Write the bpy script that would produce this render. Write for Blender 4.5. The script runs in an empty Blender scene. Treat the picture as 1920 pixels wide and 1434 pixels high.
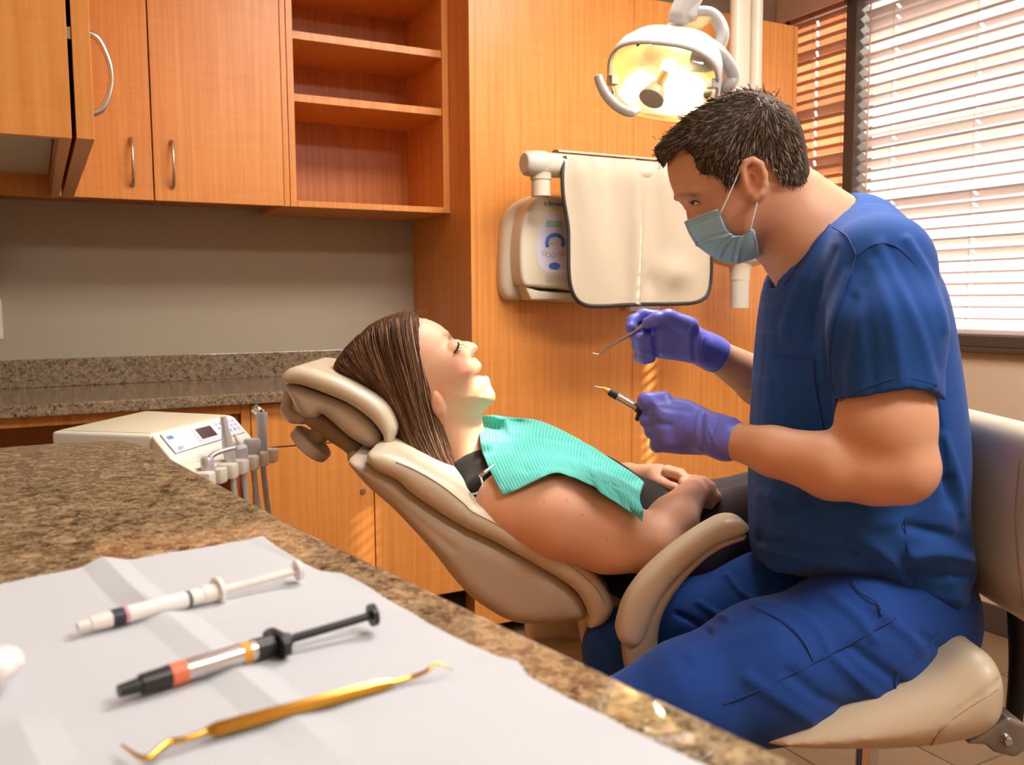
import bpy, bmesh, math, random
import numpy as np
from mathutils import Vector, Matrix
random.seed(7); rng = np.random.default_rng(7)
S = bpy.context.scene
COL = S.collection

# ---------------------------------------------------------------- camera
FPX, IW, IH = 1670.0, 1920, 1434
YAW, PIT, ROL = (math.radians(v) for v in (28.04, 5.29, -0.366))
CAM = np.array([0.0, 0.0, 1.16])
_fw = np.array([math.sin(YAW)*math.cos(PIT), math.cos(YAW)*math.cos(PIT), -math.sin(PIT)])
_r = np.array([math.cos(YAW), -math.sin(YAW), 0.0]); _u = np.cross(_r, _fw)
CR = _r*math.cos(ROL)+_u*math.sin(ROL); CU = -_r*math.sin(ROL)+_u*math.cos(ROL); CF = _fw
cd = bpy.data.cameras.new('camera'); cam = bpy.data.objects.new('camera', cd); COL.objects.link(cam)
cd.sensor_width = 36.0; cd.lens = 36.0*FPX/IW; cd.clip_start = 0.02; cd.clip_end = 200
m = Matrix.Identity(4)
for i in range(3):
    m[i][0], m[i][1], m[i][2], m[i][3] = CR[i], CU[i], -CF[i], CAM[i]
cam.matrix_world = m
cd.dof.use_dof = True; cd.dof.focus_distance = 1.55; cd.dof.aperture_fstop = 8.5
S.camera = cam

# ---------------------------------------------------------------- world, sun, exposure
wd = bpy.data.worlds.new('sky'); S.world = wd; wd.use_nodes = True
bg = wd.node_tree.nodes['Background']
bg.inputs[0].default_value = (0.86, 0.92, 1.0, 1); bg.inputs[1].default_value = 2.0
sd = bpy.data.lights.new('sun', 'SUN'); sun = bpy.data.objects.new('sun', sd); COL.objects.link(sun)
SUN_DIR = Vector((-1.0, 0.31, -0.74)).normalized()
sd.energy = 21.0; sd.angle = math.radians(0.6); sd.color = (1.0, 0.92, 0.80)
sun.rotation_euler = SUN_DIR.to_track_quat('-Z', 'Y').to_euler(); sun.location = (6, 0, 6)
S.view_settings.view_transform = 'Standard'; S.view_settings.look = 'None'
S.view_settings.gamma = 1.0; S.view_settings.use_curve_mapping = False
S.view_settings.exposure = 0.12
S.cycles.max_bounces = 8; S.cycles.diffuse_bounces = 4; S.cycles.glossy_bounces = 4
S.cycles.transparent_max_bounces = 12; S.cycles.sample_clamp_indirect = 6.0
S.cycles.caustics_reflective = False; S.cycles.caustics_refractive = False
CEIL_POWER = 36.5

# ---------------------------------------------------------------- pixels to places
R0 = np.array([math.cos(YAW), -math.sin(YAW), 0.0]); F0 = np.array([math.sin(YAW), math.cos(YAW), 0.0])
def ray(x, y): return (x-960)/FPX*CR-(y-717)/FPX*CU+CF
def on(x, y, ax, v):
    q = ray(x, y); return CAM+q*((v-CAM[ax])/q[ax])
def L(x, y, d):                 # local frame: right, height, horizontal depth
    q = ray(x, y); q = q*(d/(q@F0)); return np.array([q@R0, q[2]+CAM[2], d])
def toW(p):
    p = np.atleast_2d(np.asarray(p, float)); return p[:, :1]*R0+p[:, 2:3]*F0+np.c_[np.zeros((len(p), 2)), p[:, 1]]
def W(x, y, d): return toW(L(x, y, d))[0]
def pix(v):                     # world points to pixels
    q = np.atleast_2d(v)-CAM; d = q@CF; return np.c_[960+FPX*(q@CR)/d, 717-FPX*(q@CU)/d]

# ---------------------------------------------------------------- materials
def srgb(r, g, b):
    return tuple(((c/255)/12.92 if c/255 <= .04045 else ((c/255+.055)/1.055)**2.4) for c in (r, g, b))+(1,)
MATS = {}
def newmat(name):
    mt = bpy.data.materials.new(name); mt.use_nodes = True; MATS[name] = mt
    return mt, mt.node_tree.nodes, mt.node_tree.links, mt.node_tree.nodes['Principled BSDF']
def plain(name, col, rough=.5, metal=0, spec=.5, bump=0, bscale=60, var=0, vscale=8, coat=0, sss=0, sheen=0, trans=0):
    mt, n, l, b = newmat(name)
    c = srgb(*col)
    b.inputs['Base Color'].default_value = c; b.inputs['Roughness'].default_value = rough
    b.inputs['Metallic'].default_value = metal; b.inputs['Specular IOR Level'].default_value = spec
    b.inputs['Coat Weight'].default_value = coat; b.inputs['Sheen Weight'].default_value = sheen
    b.inputs['Transmission Weight'].default_value = trans
    if sss:
        b.inputs['Subsurface Weight'].default_value = sss
        b.inputs['Subsurface Radius'].default_value = (1, .35, .2); b.inputs['Subsurface Scale'].default_value = .006
    tc = n.new('ShaderNodeTexCoord')
    if var:
        t = n.new('ShaderNodeTexNoise'); t.inputs['Scale'].default_value = vscale; t.inputs['Detail'].default_value = 5
        l.new(tc.outputs['Object'], t.inputs['Vector'])
        mx = n.new('ShaderNodeMix'); mx.data_type = 'RGBA'; l.new(t.outputs['Fac'], mx.inputs[0])
        mx.inputs[6].default_value = tuple(max(0, v*(1-var)) for v in c[:3])+(1,); mx.inputs[7].default_value = tuple(min(1, v*(1+var)) for v in c[:3])+(1,)
        l.new(mx.outputs[2], b.inputs['Base Color'])
    if bump:
        t = n.new('ShaderNodeTexNoise'); t.inputs['Scale'].default_value = bscale; t.inputs['Detail'].default_value = 6
        l.new(tc.outputs['Object'], t.inputs['Vector'])
        bp = n.new('ShaderNodeBump'); bp.inputs['Strength'].default_value = bump; bp.inputs['Distance'].default_value = .004
        l.new(t.outputs['Fac'], bp.inputs['Height']); l.new(bp.outputs['Normal'], b.inputs['Normal'])
    return mt
def ramp(n, stops):
    r = n.new('ShaderNodeValToRGB'); e = r.color_ramp.elements
    while len(e) < len(stops): e.new(.5)
    for i, (p, c) in enumerate(stops): e[i].position = p; e[i].color = c
    return r
def wood(name, a, b_, c_, rough=.34):
    """honey-coloured figured veneer: upright grain, faint ripple across it"""
    mt, n, l, b = newmat(name)
    tc = n.new('ShaderNodeTexCoord')
    g = n.new('ShaderNodeMapping'); g.inputs['Scale'].default_value = (55, 55, 1.3); l.new(tc.outputs['Object'], g.inputs['Vector'])
    t1 = n.new('ShaderNodeTexNoise'); t1.inputs['Scale'].default_value = 1.5; t1.inputs['Detail'].default_value = 7; t1.inputs['Roughness'].default_value = .5
    l.new(g.outputs['Vector'], t1.inputs['Vector'])
    g2 = n.new('ShaderNodeMapping'); g2.inputs['Scale'].default_value = (5, 5, 70); l.new(tc.outputs['Object'], g2.inputs['Vector'])
    t2 = n.new('ShaderNodeTexNoise'); t2.inputs['Scale'].default_value = 1.0; t2.inputs['Detail'].default_value = 3; t2.inputs['Distortion'].default_value = 1.2
    l.new(g2.outputs['Vector'], t2.inputs['Vector'])
    t3 = n.new('ShaderNodeTexNoise'); t3.inputs['Scale'].default_value = 2.2; t3.inputs['Detail'].default_value = 2; l.new(tc.outputs['Object'], t3.inputs['Vector'])
    a1 = n.new('ShaderNodeMath'); a1.operation = 'MULTIPLY_ADD'; l.new(t2.outputs['Fac'], a1.inputs[0]); a1.inputs[1].default_value = .26; l.new(t1.outputs['Fac'], a1.inputs[2])
    a2 = n.new('ShaderNodeMath'); a2.operation = 'MULTIPLY_ADD'; l.new(t3.outputs['Fac'], a2.inputs[0]); a2.inputs[1].default_value = .35; l.new(a1.outputs[0], a2.inputs[2])
    r = ramp(n, [(.50, srgb(*a)), (.78, srgb(*b_)), (1.0, srgb(*c_))]); l.new(a2.outputs[0], r.inputs['Fac'])
    l.new(r.outputs['Color'], b.inputs['Base Color']); b.inputs['Roughness'].default_value = rough
    b.inputs['Specular IOR Level'].default_value = .42
    return mt
def granite(name, dark, mid, light, scale, rough=.12):
    mt, n, l, b = newmat(name)
    tc = n.new('ShaderNodeTexCoord')
    v = n.new('ShaderNodeTexVoronoi'); v.inputs['Scale'].default_value = scale; v.inputs['Randomness'].default_value = 1
    t0 = n.new('ShaderNodeTexNoise'); t0.inputs['Scale'].default_value = scale*.9; t0.inputs['Detail'].default_value = 4
    l.new(tc.outputs['Object'], t0.inputs['Vector'])
    ad = n.new('ShaderNodeMix'); ad.data_type = 'RGBA'; ad.blend_type = 'LINEAR_LIGHT'; ad.inputs[0].default_value = .012
    l.new(tc.outputs['Object'], ad.inputs[6]); l.new(t0.outputs['Color'], ad.inputs[7]); l.new(ad.outputs[2], v.inputs['Vector'])
    bw = n.new('ShaderNodeSeparateColor'); l.new(v.outputs['Color'], bw.inputs[0])
    t = n.new('ShaderNodeTexNoise'); t.inputs['Scale'].default_value = scale*.28; t.inputs['Detail'].default_value = 3; l.new(tc.outputs['Object'], t.inputs['Vector'])
    mx = n.new('ShaderNodeMath'); mx.operation = 'MULTIPLY_ADD'; l.new(bw.outputs[0], mx.inputs[0]); mx.inputs[1].default_value = .55; 
    sb = n.new('ShaderNodeMath'); sb.operation = 'MULTIPLY'; sb.inputs[1].default_value = .6; l.new(t.outputs['Fac'], sb.inputs[0]); l.new(sb.outputs[0], mx.inputs[2])
    r = ramp(n, [(.26, srgb(*dark)), (.40, srgb(*mid)), (.56, srgb(*light)), (.72, srgb(*mid)), (.86, tuple(min(1, q*1.25) for q in srgb(*light)[:3])+(1,))]); l.new(mx.outputs[0], r.inputs['Fac'])
    l.new(r.outputs['Color'], b.inputs['Base Color']); b.inputs['Roughness'].default_value = rough; b.inputs['Specular IOR Level'].default_value = .5
    return mt
def emit(name, col, strength):
    mt, n, l, b = newmat(name); b.inputs['Base Color'].default_value = (.8, .8, .8, 1)
    b.inputs['Emission Color'].default_value = col; b.inputs['Emission Strength'].default_value = strength; return mt
def clear(name, tint=(1, 1, 1, 1), gloss=.12, rough=.03):
    """thin clear sheet: mostly passes light, a little mirror-like"""
    mt, n, l, b = newmat(name); n.remove(b)
    tr = n.new('ShaderNodeBsdfTransparent'); tr.inputs[0].default_value = tint
    gl = n.new('ShaderNodeBsdfGlossy'); gl.inputs['Roughness'].default_value = rough
    fr = n.new('ShaderNodeLayerWeight'); fr.inputs[0].default_value = .25
    ml = n.new('ShaderNodeMath'); ml.operation = 'MULTIPLY_ADD'; ml.inputs[1].default_value = .5; ml.inputs[2].default_value = gloss
    l.new(fr.outputs['Fresnel'], ml.inputs[0])
    mx = n.new('ShaderNodeMixShader'); l.new(ml.outputs[0], mx.inputs[0]); l.new(tr.outputs[0], mx.inputs[1]); l.new(gl.outputs[0], mx.inputs[2])
    l.new(mx.outputs[0], n['Material Output'].inputs[0]); return mt
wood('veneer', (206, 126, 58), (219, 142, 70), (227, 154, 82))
plain('veneer_edge', (216, 152, 92), .4, var=.08, vscale=30)
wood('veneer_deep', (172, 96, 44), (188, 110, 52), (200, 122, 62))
granite('granite_fine', (44, 36, 32), (116, 98, 78), (162, 142, 116), 210)
granite('granite_coarse', (48, 38, 30), (112, 92, 68), (172, 146, 112), 170, rough=.035)
plain('wall_paint', (178, 166, 146), .85, bump=.25, bscale=9)
plain('wall_paint_warm', (196, 172, 146), .85, bump=.2, bscale=9)
plain('ceiling_white', (236, 232, 224), .9)
plain('bronze_frame', (70, 56, 48), .45, spec=.4)
plain('slat_wood_shaded', (196, 154, 124), .45, var=.06, vscale=12)  # wood tan with the narrow blind's shade put into the colour; valance shares it
plain('slat_lit', (210, 195, 188), .45)  # paler copy of the slat colour, daylight painted in
plain('cord', (190, 160, 140), .8)
plain('sill_paint', (206, 190, 172), .5)
plain('brushed_steel', (196, 186, 176), .28, metal=1)
plain('chrome', (220, 220, 222), .12, metal=1)
plain('dark_metal', (40, 36, 34), .4, metal=.6)
plain('grey_metal', (150, 145, 138), .38, metal=.7)
plain('black_void', (20, 14, 12), .9)
plain('rubber_base', (70, 56, 46), .6)
plain('floor_grout', (120, 104, 84), .9)
plain('floor_tile', (116, 92, 68), .4, var=.35, vscale=7, bump=.15, bscale=14)
plain('white_plastic', (232, 226, 214), .35)
plain('cream_plastic', (212, 199, 175), .38)
plain('cream_shade', (196, 189, 174), .4)
clear('window_glass', gloss=.04)

# ---------------------------------------------------------------- objects
def fastmesh(name, v, quads):
    me = bpy.data.meshes.new(name); v = np.asarray(v, np.float32); q = np.asarray(quads, np.int32)
    me.vertices.add(len(v)); me.vertices.foreach_set('co', v.ravel())
    k = q.shape[1]; me.loops.add(q.size); me.loops.foreach_set('vertex_index', q.ravel())
    me.polygons.add(len(q)); me.polygons.foreach_set('loop_start', np.arange(0, q.size, k, dtype=np.int32))
    me.update(calc_edges=True); me.validate(); return me
def link(name, me, mat, parent=None, smooth=False, loc=None):
    o = bpy.data.objects.new(name, me); COL.objects.link(o)
    if mat is not None and not me.materials: me.materials.append(MATS[mat] if isinstance(mat, str) else mat)
    if parent is not None: o.parent = parent
    if loc is not None: o.location = Vector(loc)
    if smooth: me.polygons.foreach_set('use_smooth', [True]*len(me.polygons))
    return o
def thing(name, label, cat, loc=(0, 0, 0), group=None, kind=None):
    o = bpy.data.objects.new(name, None); COL.objects.link(o); o.location = Vector(loc); o.empty_display_size = .05
    return tag(o, label, cat, group, kind)
def tag(o, label=None, cat=None, group=None, kind=None):
    if label: o['label'] = label
    if cat: o['category'] = cat
    if group: o['group'] = group
    if kind: o['kind'] = kind
    return o
def off(parent): return np.array(parent.location) if parent is not None and parent.parent is None else np.zeros(3)
def world_off(parent):
    t = np.zeros(3)
    while parent is not None: t = t+np.array(parent.location); parent = parent.parent
    return t
def mesh(name, v, f, mat, parent=None, smooth=False, centre=False):
    """mesh from world coordinates; v,f lists"""
    v = np.asarray(v, float)-world_off(parent); loc = None
    if centre: loc = v.mean(0); v = v-loc
    me = bpy.data.meshes.new(name); me.from_pydata([tuple(p) for p in v], [], [tuple(int(i) for i in q) for q in f]); me.update()
    return link(name, me, mat, parent, smooth, loc)
def bm_obj(name, bm, mat, parent=None, smooth=False):
    bmesh.ops.translate(bm, verts=bm.verts, vec=Vector(-world_off(parent)))
    me = bpy.data.meshes.new(name); bm.to_mesh(me); bm.free(); return link(name, me, mat, parent, smooth)
def box(name, lo, hi, mat, parent=None, bevel=0, seg=2):
    bm = bmesh.new(); lo = np.minimum(lo, hi) if False else np.array(lo, float); hi = np.array(hi, float)
    bmesh.ops.create_cube(bm, size=1)
    for v in bm.verts: v.co = Vector((lo+hi)/2+(hi-lo)*np.array(v.co))
    if bevel: bmesh.ops.bevel(bm, geom=bm.edges[:]+bm.verts[:], offset=bevel, segments=seg, profile=.5, affect='EDGES')
    return bm_obj(name, bm, mat, parent, smooth=False)
def prism(name, poly, z0, z1, mat, parent=None, bevel=0, seg=3):
    """upright prism over an outline (list of x,y)"""
    bm = bmesh.new(); vs = [bm.verts.new((x, y, z0)) for x, y in poly]; f = bm.faces.new(vs)
    r = bmesh.ops.extrude_face_region(bm, geom=[f]); bmesh.ops.translate(bm, verts=[e for e in r['geom'] if isinstance(e, bmesh.types.BMVert)], vec=(0, 0, z1-z0))
    bmesh.ops.recalc_face_normals(bm, faces=bm.faces)
    if bevel:
        ed = [e for e in bm.edges if abs(e.verts[0].co.z-e.verts[1].co.z) < 1e-6]
        bmesh.ops.bevel(bm, geom=ed, offset=bevel, segments=seg, profile=.5, affect='EDGES')
    return bm_obj(name, bm, mat, parent)
def frames(P):
    P = np.asarray(P, float); T = np.gradient(P, axis=0); T /= np.linalg.norm(T, axis=1)[:, None]+1e-12
    a = np.array([0, 0, 1.]) if abs(T[0][2]) < .9 else np.array([1., 0, 0])
    N = []; n = np.cross(T[0], a); n /= np.linalg.norm(n)
    for t in T:
        n = n-t*(n@t); n /= np.linalg.norm(n)+1e-12; N.append(n)
    N = np.array(N); return T, N, np.cross(T, N)
def tube_vf(P, r, n=10, caps=True, flat=1.0):
    P = np.asarray(P, float); r = np.broadcast_to(np.asarray(r, float), (len(P),)); T, N, B = frames(P)
    an = np.linspace(0, 2*math.pi, n, endpoint=False)
    v = (P[:, None]+r[:, None, None]*(np.cos(an)[None, :, None]*N[:, None]+flat*np.sin(an)[None, :, None]*B[:, None])).reshape(-1, 3)
    f = []
    for i in range(len(P)-1):
        for j in range(n):
            f.append((i*n+j, i*n+(j+1) % n, (i+1)*n+(j+1) % n, (i+1)*n+j))
    if caps:
        f.append(tuple(range(n-1, -1, -1))); f.append(tuple(range((len(P)-1)*n, len(P)*n)))
    return v, f
def smoothline(P, k=6, closed=False):
    """Catmull-Rom through control points"""
    P = np.asarray(P, float); n = len(P); out = []
    idx = (lambda i: i % n) if closed else (lambda i: min(max(i, 0), n-1))
    for i in range(n if closed else n-1):
        a, b, c, d = P[idx(i-1)], P[idx(i)], P[idx(i+1)], P[idx(i+2)]
        for t in np.arange(k)/k:
            out.append(.5*((2*b)+(c-a)*t+(2*a-5*b+4*c-d)*t*t+(3*b-a-3*c+d)*t**3))
    if not closed: out.append(P[-1])
    return np.array(out)
def tube(name, P, r, mat, parent=None, n=10, k=6, flat=1.0):
    P = np.asarray(P, float)
    if np.ndim(r) and k > 1: r = smoothline(np.asarray(r, float)[:, None].repeat(2, 1), k)[:, 0]
    if k > 1: P = smoothline(P, k)
    v, f = tube_vf(P, r, n, True, flat); return mesh(name, v, f, mat, parent, smooth=True)
def lathe(name, A, B, prof, mat, parent=None, n=24):
    """turned solid about the axis A->B; prof = (fraction or metres along, radius)"""
    A = np.array(A, float); B = np.array(B, float); P = np.array([A+(B-A)*t for t, _ in prof]); T = (B-A)/np.linalg.norm(B-A)
    a = np.array([0, 0, 1.]) if abs(T[2]) < .9 else np.array([1., 0, 0]); N = np.cross(T, a); N /= np.linalg.norm(N); Bn = np.cross(T, N)
    an = np.linspace(0, 2*math.pi, n, endpoint=False); v = []; f = []
    for p, (_, r) in zip(P, prof): v += [p+r*(math.cos(q)*N+math.sin(q)*Bn) for q in an]
    for i in range(len(P)-1):
        for j in range(n): f.append((i*n+j, i*n+(j+1) % n, (i+1)*n+(j+1) % n, (i+1)*n+j))
    f.append(tuple(range(n-1, -1, -1))); f.append(tuple(range((len(P)-1)*n, len(P)*n)))
    o = mesh(name, v, f, mat, parent, smooth=True)
    o.data.set_sharp_from_angle(angle=math.radians(40)); return o

# ================================================================ the room
YA, XW, ZC = 3.16, 2.88, 2.62          # cabinet wall, window wall, ceiling
XL, YB = -0.45, -1.6
def st(o): return tag(o, kind='structure')
wa = st(box('wall_back', (XL-.1, YA, 0), (XW+.2, YA+.1, ZC), 'wall_paint'))
st(box('wall_left', (XL-.1, YB, 0), (XL, YA, ZC), 'wall_paint'))
st(box('wall_front', (XL-.1, YB-.1, 0), (XW+.2, YB, ZC), 'wall_paint_warm'))
st(box('ceiling', (XL-.1, YB-.1, ZC), (XW+.2, YA+.1, ZC+.08), 'ceiling_white'))
# window wall with its opening
WY0, WY1, WZ0, WZ1 = .55, 2.93, 1.0, 2.40
wr = st(thing('wall_right', None, None, (XW, 0, 0)))
for lo, hi in (((XW, YB, 0), (XW+.18, YA+.1, WZ0)), ((XW, YB, WZ1), (XW+.18, YA+.1, ZC)), ((XW, YB, WZ0), (XW+.18, WY0, WZ1)), ((XW, WY1, WZ0), (XW+.18, YA+.1, WZ1))):
    box('wall_section', lo, hi, 'wall_paint_warm', wr)
# floor of square slate-look tiles, each its own piece
fl = st(thing('floor', None, None))
box('grout_bed', (XL-.1, YB-.1, -.06), (XW+.2, YA+.1, -.004), 'floor_grout', fl)
tl = .305; g = .005
bm = bmesh.new(); bmesh.ops.create_cube(bm, size=1)
for v in bm.verts: v.co = Vector((v.co.x*(tl-g), v.co.y*(tl-g), v.co.z*.012))
bmesh.ops.bevel(bm, geom=[e for e in bm.edges if e.verts[0].co.z > 0 and e.verts[1].co.z > 0], offset=.002, segments=1, affect='EDGES')
tme = bpy.data.meshes.new('tile'); bm.to_mesh(tme); bm.free()
nx, ny = int((XW-.0)/tl)+1, int((YA+.3)/tl)+1
for i in range(nx):
    for j in range(ny):
        x, y = XW-tl*(i+.5), YA-tl*(j+.5)
        o = link('tile', tme, 'floor_tile', fl, loc=(x, y, -.006)); o.rotation_euler = (0, 0, random.choice((0, math.pi/2, math.pi, -math.pi/2)))
st(box('baseboard_right', (XW-.012, .2, 0), (XW, 2.9, .10), 'rubber_base', bevel=.003))
st(box('baseboard_left', (XL, YB, 0), (XL+.012, .1, .10), 'rubber_base', bevel=.003))

# window: bronze frame, one mullion, glass, sill
win = tag(thing('window_1', None, None, (XW, 1.7, WZ0)), kind='structure')
fx0, fx1 = XW-.02, XW+.09
box('mullion', (fx0, 2.513, WZ0), (fx1, 2.563, WZ1), 'bronze_frame', win, .003)
box('frame_bottom', (fx0, WY0, WZ0-.012), (fx1, WY1, WZ0+.028), 'bronze_frame', win, .003)
box('frame_top', (fx0+.05, WY0, WZ1-.035), (fx1, WY1, WZ1), 'bronze_frame', win, .003)
box('frame_side', (fx0, WY0, WZ0), (fx1, WY0+.04, WZ1), 'bronze_frame', win, .003)
box('frame_side', (fx0+.05, WY1-.03, WZ0), (fx1, WY1, WZ1), 'bronze_frame', win, .003)
for y0, y1 in ((WY0+.04, 2.513), (2.563, WY1-.03)):
    box('pane', (XW+.075, y0, WZ0+.02), (XW+.080, y1, WZ1-.03), 'window_glass', win)
st(box('trim_1', (XW-.03, WY0-.02, WZ0-.03), (XW+.0, WY1, WZ0-.012), 'bronze_frame', bevel=.003))

# blinds: slats with cord holes, ladder cords, headrail, valance, bottom rail
def blind(name, label, y0, y1, cords, mat, tilt):
    t = thing(name, label, 'blind', (XW+.035, (y0+y1)/2, WZ0), group='window blinds')
    w, pit = .050, .0405; Lh = y1-y0
    ys = [y0]; 
    for c in sorted(cords): ys += [c-.0065, c+.0065]
    ys.append(y1); xs = [-w/2, -.011, .011, w/2]
    bm = bmesh.new(); V = [[bm.verts.new((x, y-(y0+y1)/2, .0016*(1-(2*x/w)**2))) for x in xs] for y in ys]
    for i in range(len(ys)-1):
        for j in range(3):
            if j == 1 and i % 2 == 1: continue
            bm.faces.new((V[i][j], V[i][j+1], V[i+1][j+1], V[i+1][j]))
    bmesh.ops.solidify(bm, geom=bm.faces[:], thickness=.0026)
    bmesh.ops.recalc_face_normals(bm, faces=bm.faces)
    sm = bpy.data.meshes.new('slat'); bm.to_mesh(sm); bm.free()
    n = int((WZ1-.09-WZ0-.05)/pit)
    for i in range(n):
        o = link('slat', sm, mat, t, loc=(0, 0, .075+i*pit)); o.rotation_euler = (0, math.radians(tilt)+random.uniform(-.02, .02), 0)
    box('bottom_rail', (XW+.012, y0, WZ0+.030), (XW+.060, y1, WZ0+.048), mat, t, .003)
    box('headrail', (XW+.010, y0, WZ1-.085), (XW+.062, y1, WZ1-.04), mat, t, .003)
    for c in cords:
        for dx in (-.026, .026):
            tube('ladder_cord', [(XW+.035+dx, c, WZ0+.045), (XW+.035+dx, c, WZ1-.06)], .0009, 'cord', t, n=5, k=1)
    return t
b1 = blind('venetian_blind', 'broad venetian blind with slats coloured pale for daylight right of the dark mullion', .60, 2.505, (2.365, 2.022, 1.55, 1.0), 'slat_lit', 32)
b2 = blind('venetian_blind', 'narrow venetian blind with tan slats coloured darker for shade between wood panel and dark mullion', 2.57, 2.895, (2.76, 2.60), 'slat_wood_shaded', 68)
tube('tilt_wand', [(XW-.004, 2.46, WZ1-.1), (XW-.004, 2.46, WZ0+.25)], .003, 'cord', b1, n=6, k=1)
o = box('valance', (XW-.055, 1.2, WZ1-.085), (XW-.035, 2.905, WZ1+.03), 'slat_wood_shaded', b2, .004)
# ground outside
plain('asphalt', (190, 190, 196), .9)
tag(box('ground_outside', (XW+.3, -20, -.3), (40, 30, -.2), 'asphalt'), kind='structure')

# ceiling light panels (lamps of the room, above the frame)
emit('lamp_diffuser', (1, .90, .76, 1), 1.0)
MATS['lamp_diffuser'].node_tree.nodes['Principled BSDF'].inputs['Emission Strength'].default_value = 0
for i, (x, y, lb) in enumerate(((1.45, -.45, 'flat white ceiling light panel near the camera side of the room'), (1.45, 1.35, 'flat white ceiling light panel above the patient chair'))):
    t = thing('ceiling_light', lb, 'ceiling light', (x, y, ZC), group='ceiling light panels')
    box('frame', (x-.62, y-.32, ZC-.03), (x+.62, y+.32, ZC), 'white_plastic', t, .004)
    dm = emit('light_diffuser_%d' % i, (1, .965, .915, 1), CEIL_POWER*(.45 if i == 0 else .55)/ (1.2*.6) )
    box('diffuser', (x-.59, y-.29, ZC-.036), (x+.59, y+.29, ZC-.031), dm, t)

# ================================================================ cabinets
def bar_handle(name, A, B, outv, r, mat, parent, bow=.03):
    A = np.array(A, float); B = np.array(B, float); o = np.array(outv, float)
    P = [A, A+o*bow*.45+(B-A)*.06, A+o*bow*.85+(B-A)*.28, A+o*bow+(B-A)*.5, B+o*bow*.85-(B-A)*.28, B+o*bow*.45-(B-A)*.06, B]
    return tube(name, P, [r*1.25, r*1.05, r*.9, r*.85, r*.9, r*1.05, r*1.25], mat, parent, n=10, k=5)
ZU, YU = 1.455, 2.808                   # underside and face of the wall units
# wall unit with two doors
t = thing('wall_cabinet', 'honey veneer wall cabinet with two tall doors beside the open shelves', 'cabinet', (.32, YA, ZU), group='wall cabinets')
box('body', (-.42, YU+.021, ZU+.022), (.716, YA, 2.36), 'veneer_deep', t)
box('end_panel', (.700, YU+.002, ZU), (.717, YA, 2.36), 'veneer', t, .001)
for x0, x1, hx in ((-.09, .3195, .265), (.3235, .698, .374)):
    d = box('door', (x0, YU, ZU), (x1, YU+.020, 2.36), 'veneer', t, .0012)
    bar_handle('handle', (hx, YU, 1.495), (hx, YU, 1.627), (0, -1, 0), .0046, 'brushed_steel', d)
# open shelf unit
t = thing('shelf_unit', 'open honey veneer wall shelf unit with empty shelves', 'shelf', (.99, YA, ZU))
X0, X1 = .7185, 1.2622
box('side_panel', (X0, YU, ZU), (X0+.020, YA-.02, 2.36), 'veneer', t, .001)
sp = box('side_panel', (X1-.024, YU, ZU), (X1, YA-.02, 2.36), 'veneer', t, .001)
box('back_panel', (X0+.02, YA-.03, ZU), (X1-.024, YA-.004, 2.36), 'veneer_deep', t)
for z, y0 in ((1.991, YU+.006), (1.802, YU+.006), (2.19, YU+.006)):
    box('shelf', (X0+.0205, y0, z-.024), (X1-.0245, YA-.031, z), 'veneer', t, .001)
box('bottom_panel', (X0+.0205, YU+.001, ZU), (X1-.0245, YA-.031, 1.474), 'veneer', t, .001)
for i in range(17):
    z = 1.56+i*.032
    if min(abs(z-1.98), abs(z-1.79)) < .016: continue
    lathe('pin_hole', (X1-.0245, YU+.045, z), (X1-.0235, YU+.045, z), [(-.3, .0024), (.5, .0024)], 'cream_shade', sp, n=8)
for x in (.79, 1.16):
    lathe('screw_cap', (x, YA-.033, 2.06), (x, YA-.029, 2.06), [(0, .008), (1, .009)], 'veneer_deep', t, n=14)
# near wall cabinet on the left wall, its door standing slightly proud
t = thing('wall_cabinet', 'wall cabinet end close to the camera in the upper left corner, steel handle in profile', 'cabinet', (-.1, 2.2, ZU), group='wall cabinets')
XC = .107; ya, yb = 1.757, 2.76
box('end_panel', (XL+.002, ya, ZU-.01), (XC-.036, ya+.018, 2.36), 'veneer', t, .001)
box('end_panel', (XL+.002, yb-.018, ZU-.01), (XC-.036, yb, 2.36), 'veneer', t, .001)
box('bottom_panel', (XL+.002, ya+.018, ZU+.05), (XC-.058, yb-.018, ZU+.068), 'cream_plastic', t)
box('front_rail', (XC-.056, ya+.018, ZU-.01), (XC-.036, yb-.018, ZU+.07), 'veneer', t, .001)
box('body', (XL+.002, ya+.018, ZU+.068), (XC-.05, yb-.018, 2.36), 'black_void', t)
box('bumper', (XC-.036, ya+.004, 1.615), (XC-.030, ya+.012, 1.635), 'cream_shade', t)
d = box('door', (XC-.029, ya-.002, ZU-.01), (XC, yb, 2.36), 'veneer', t, .0012)
bar_handle('handle', (XC, ya+.05, 1.500), (XC, ya+.05, 1.640), (1, 0, 0), .0055, 'brushed_steel', d, bow=.036)

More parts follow.
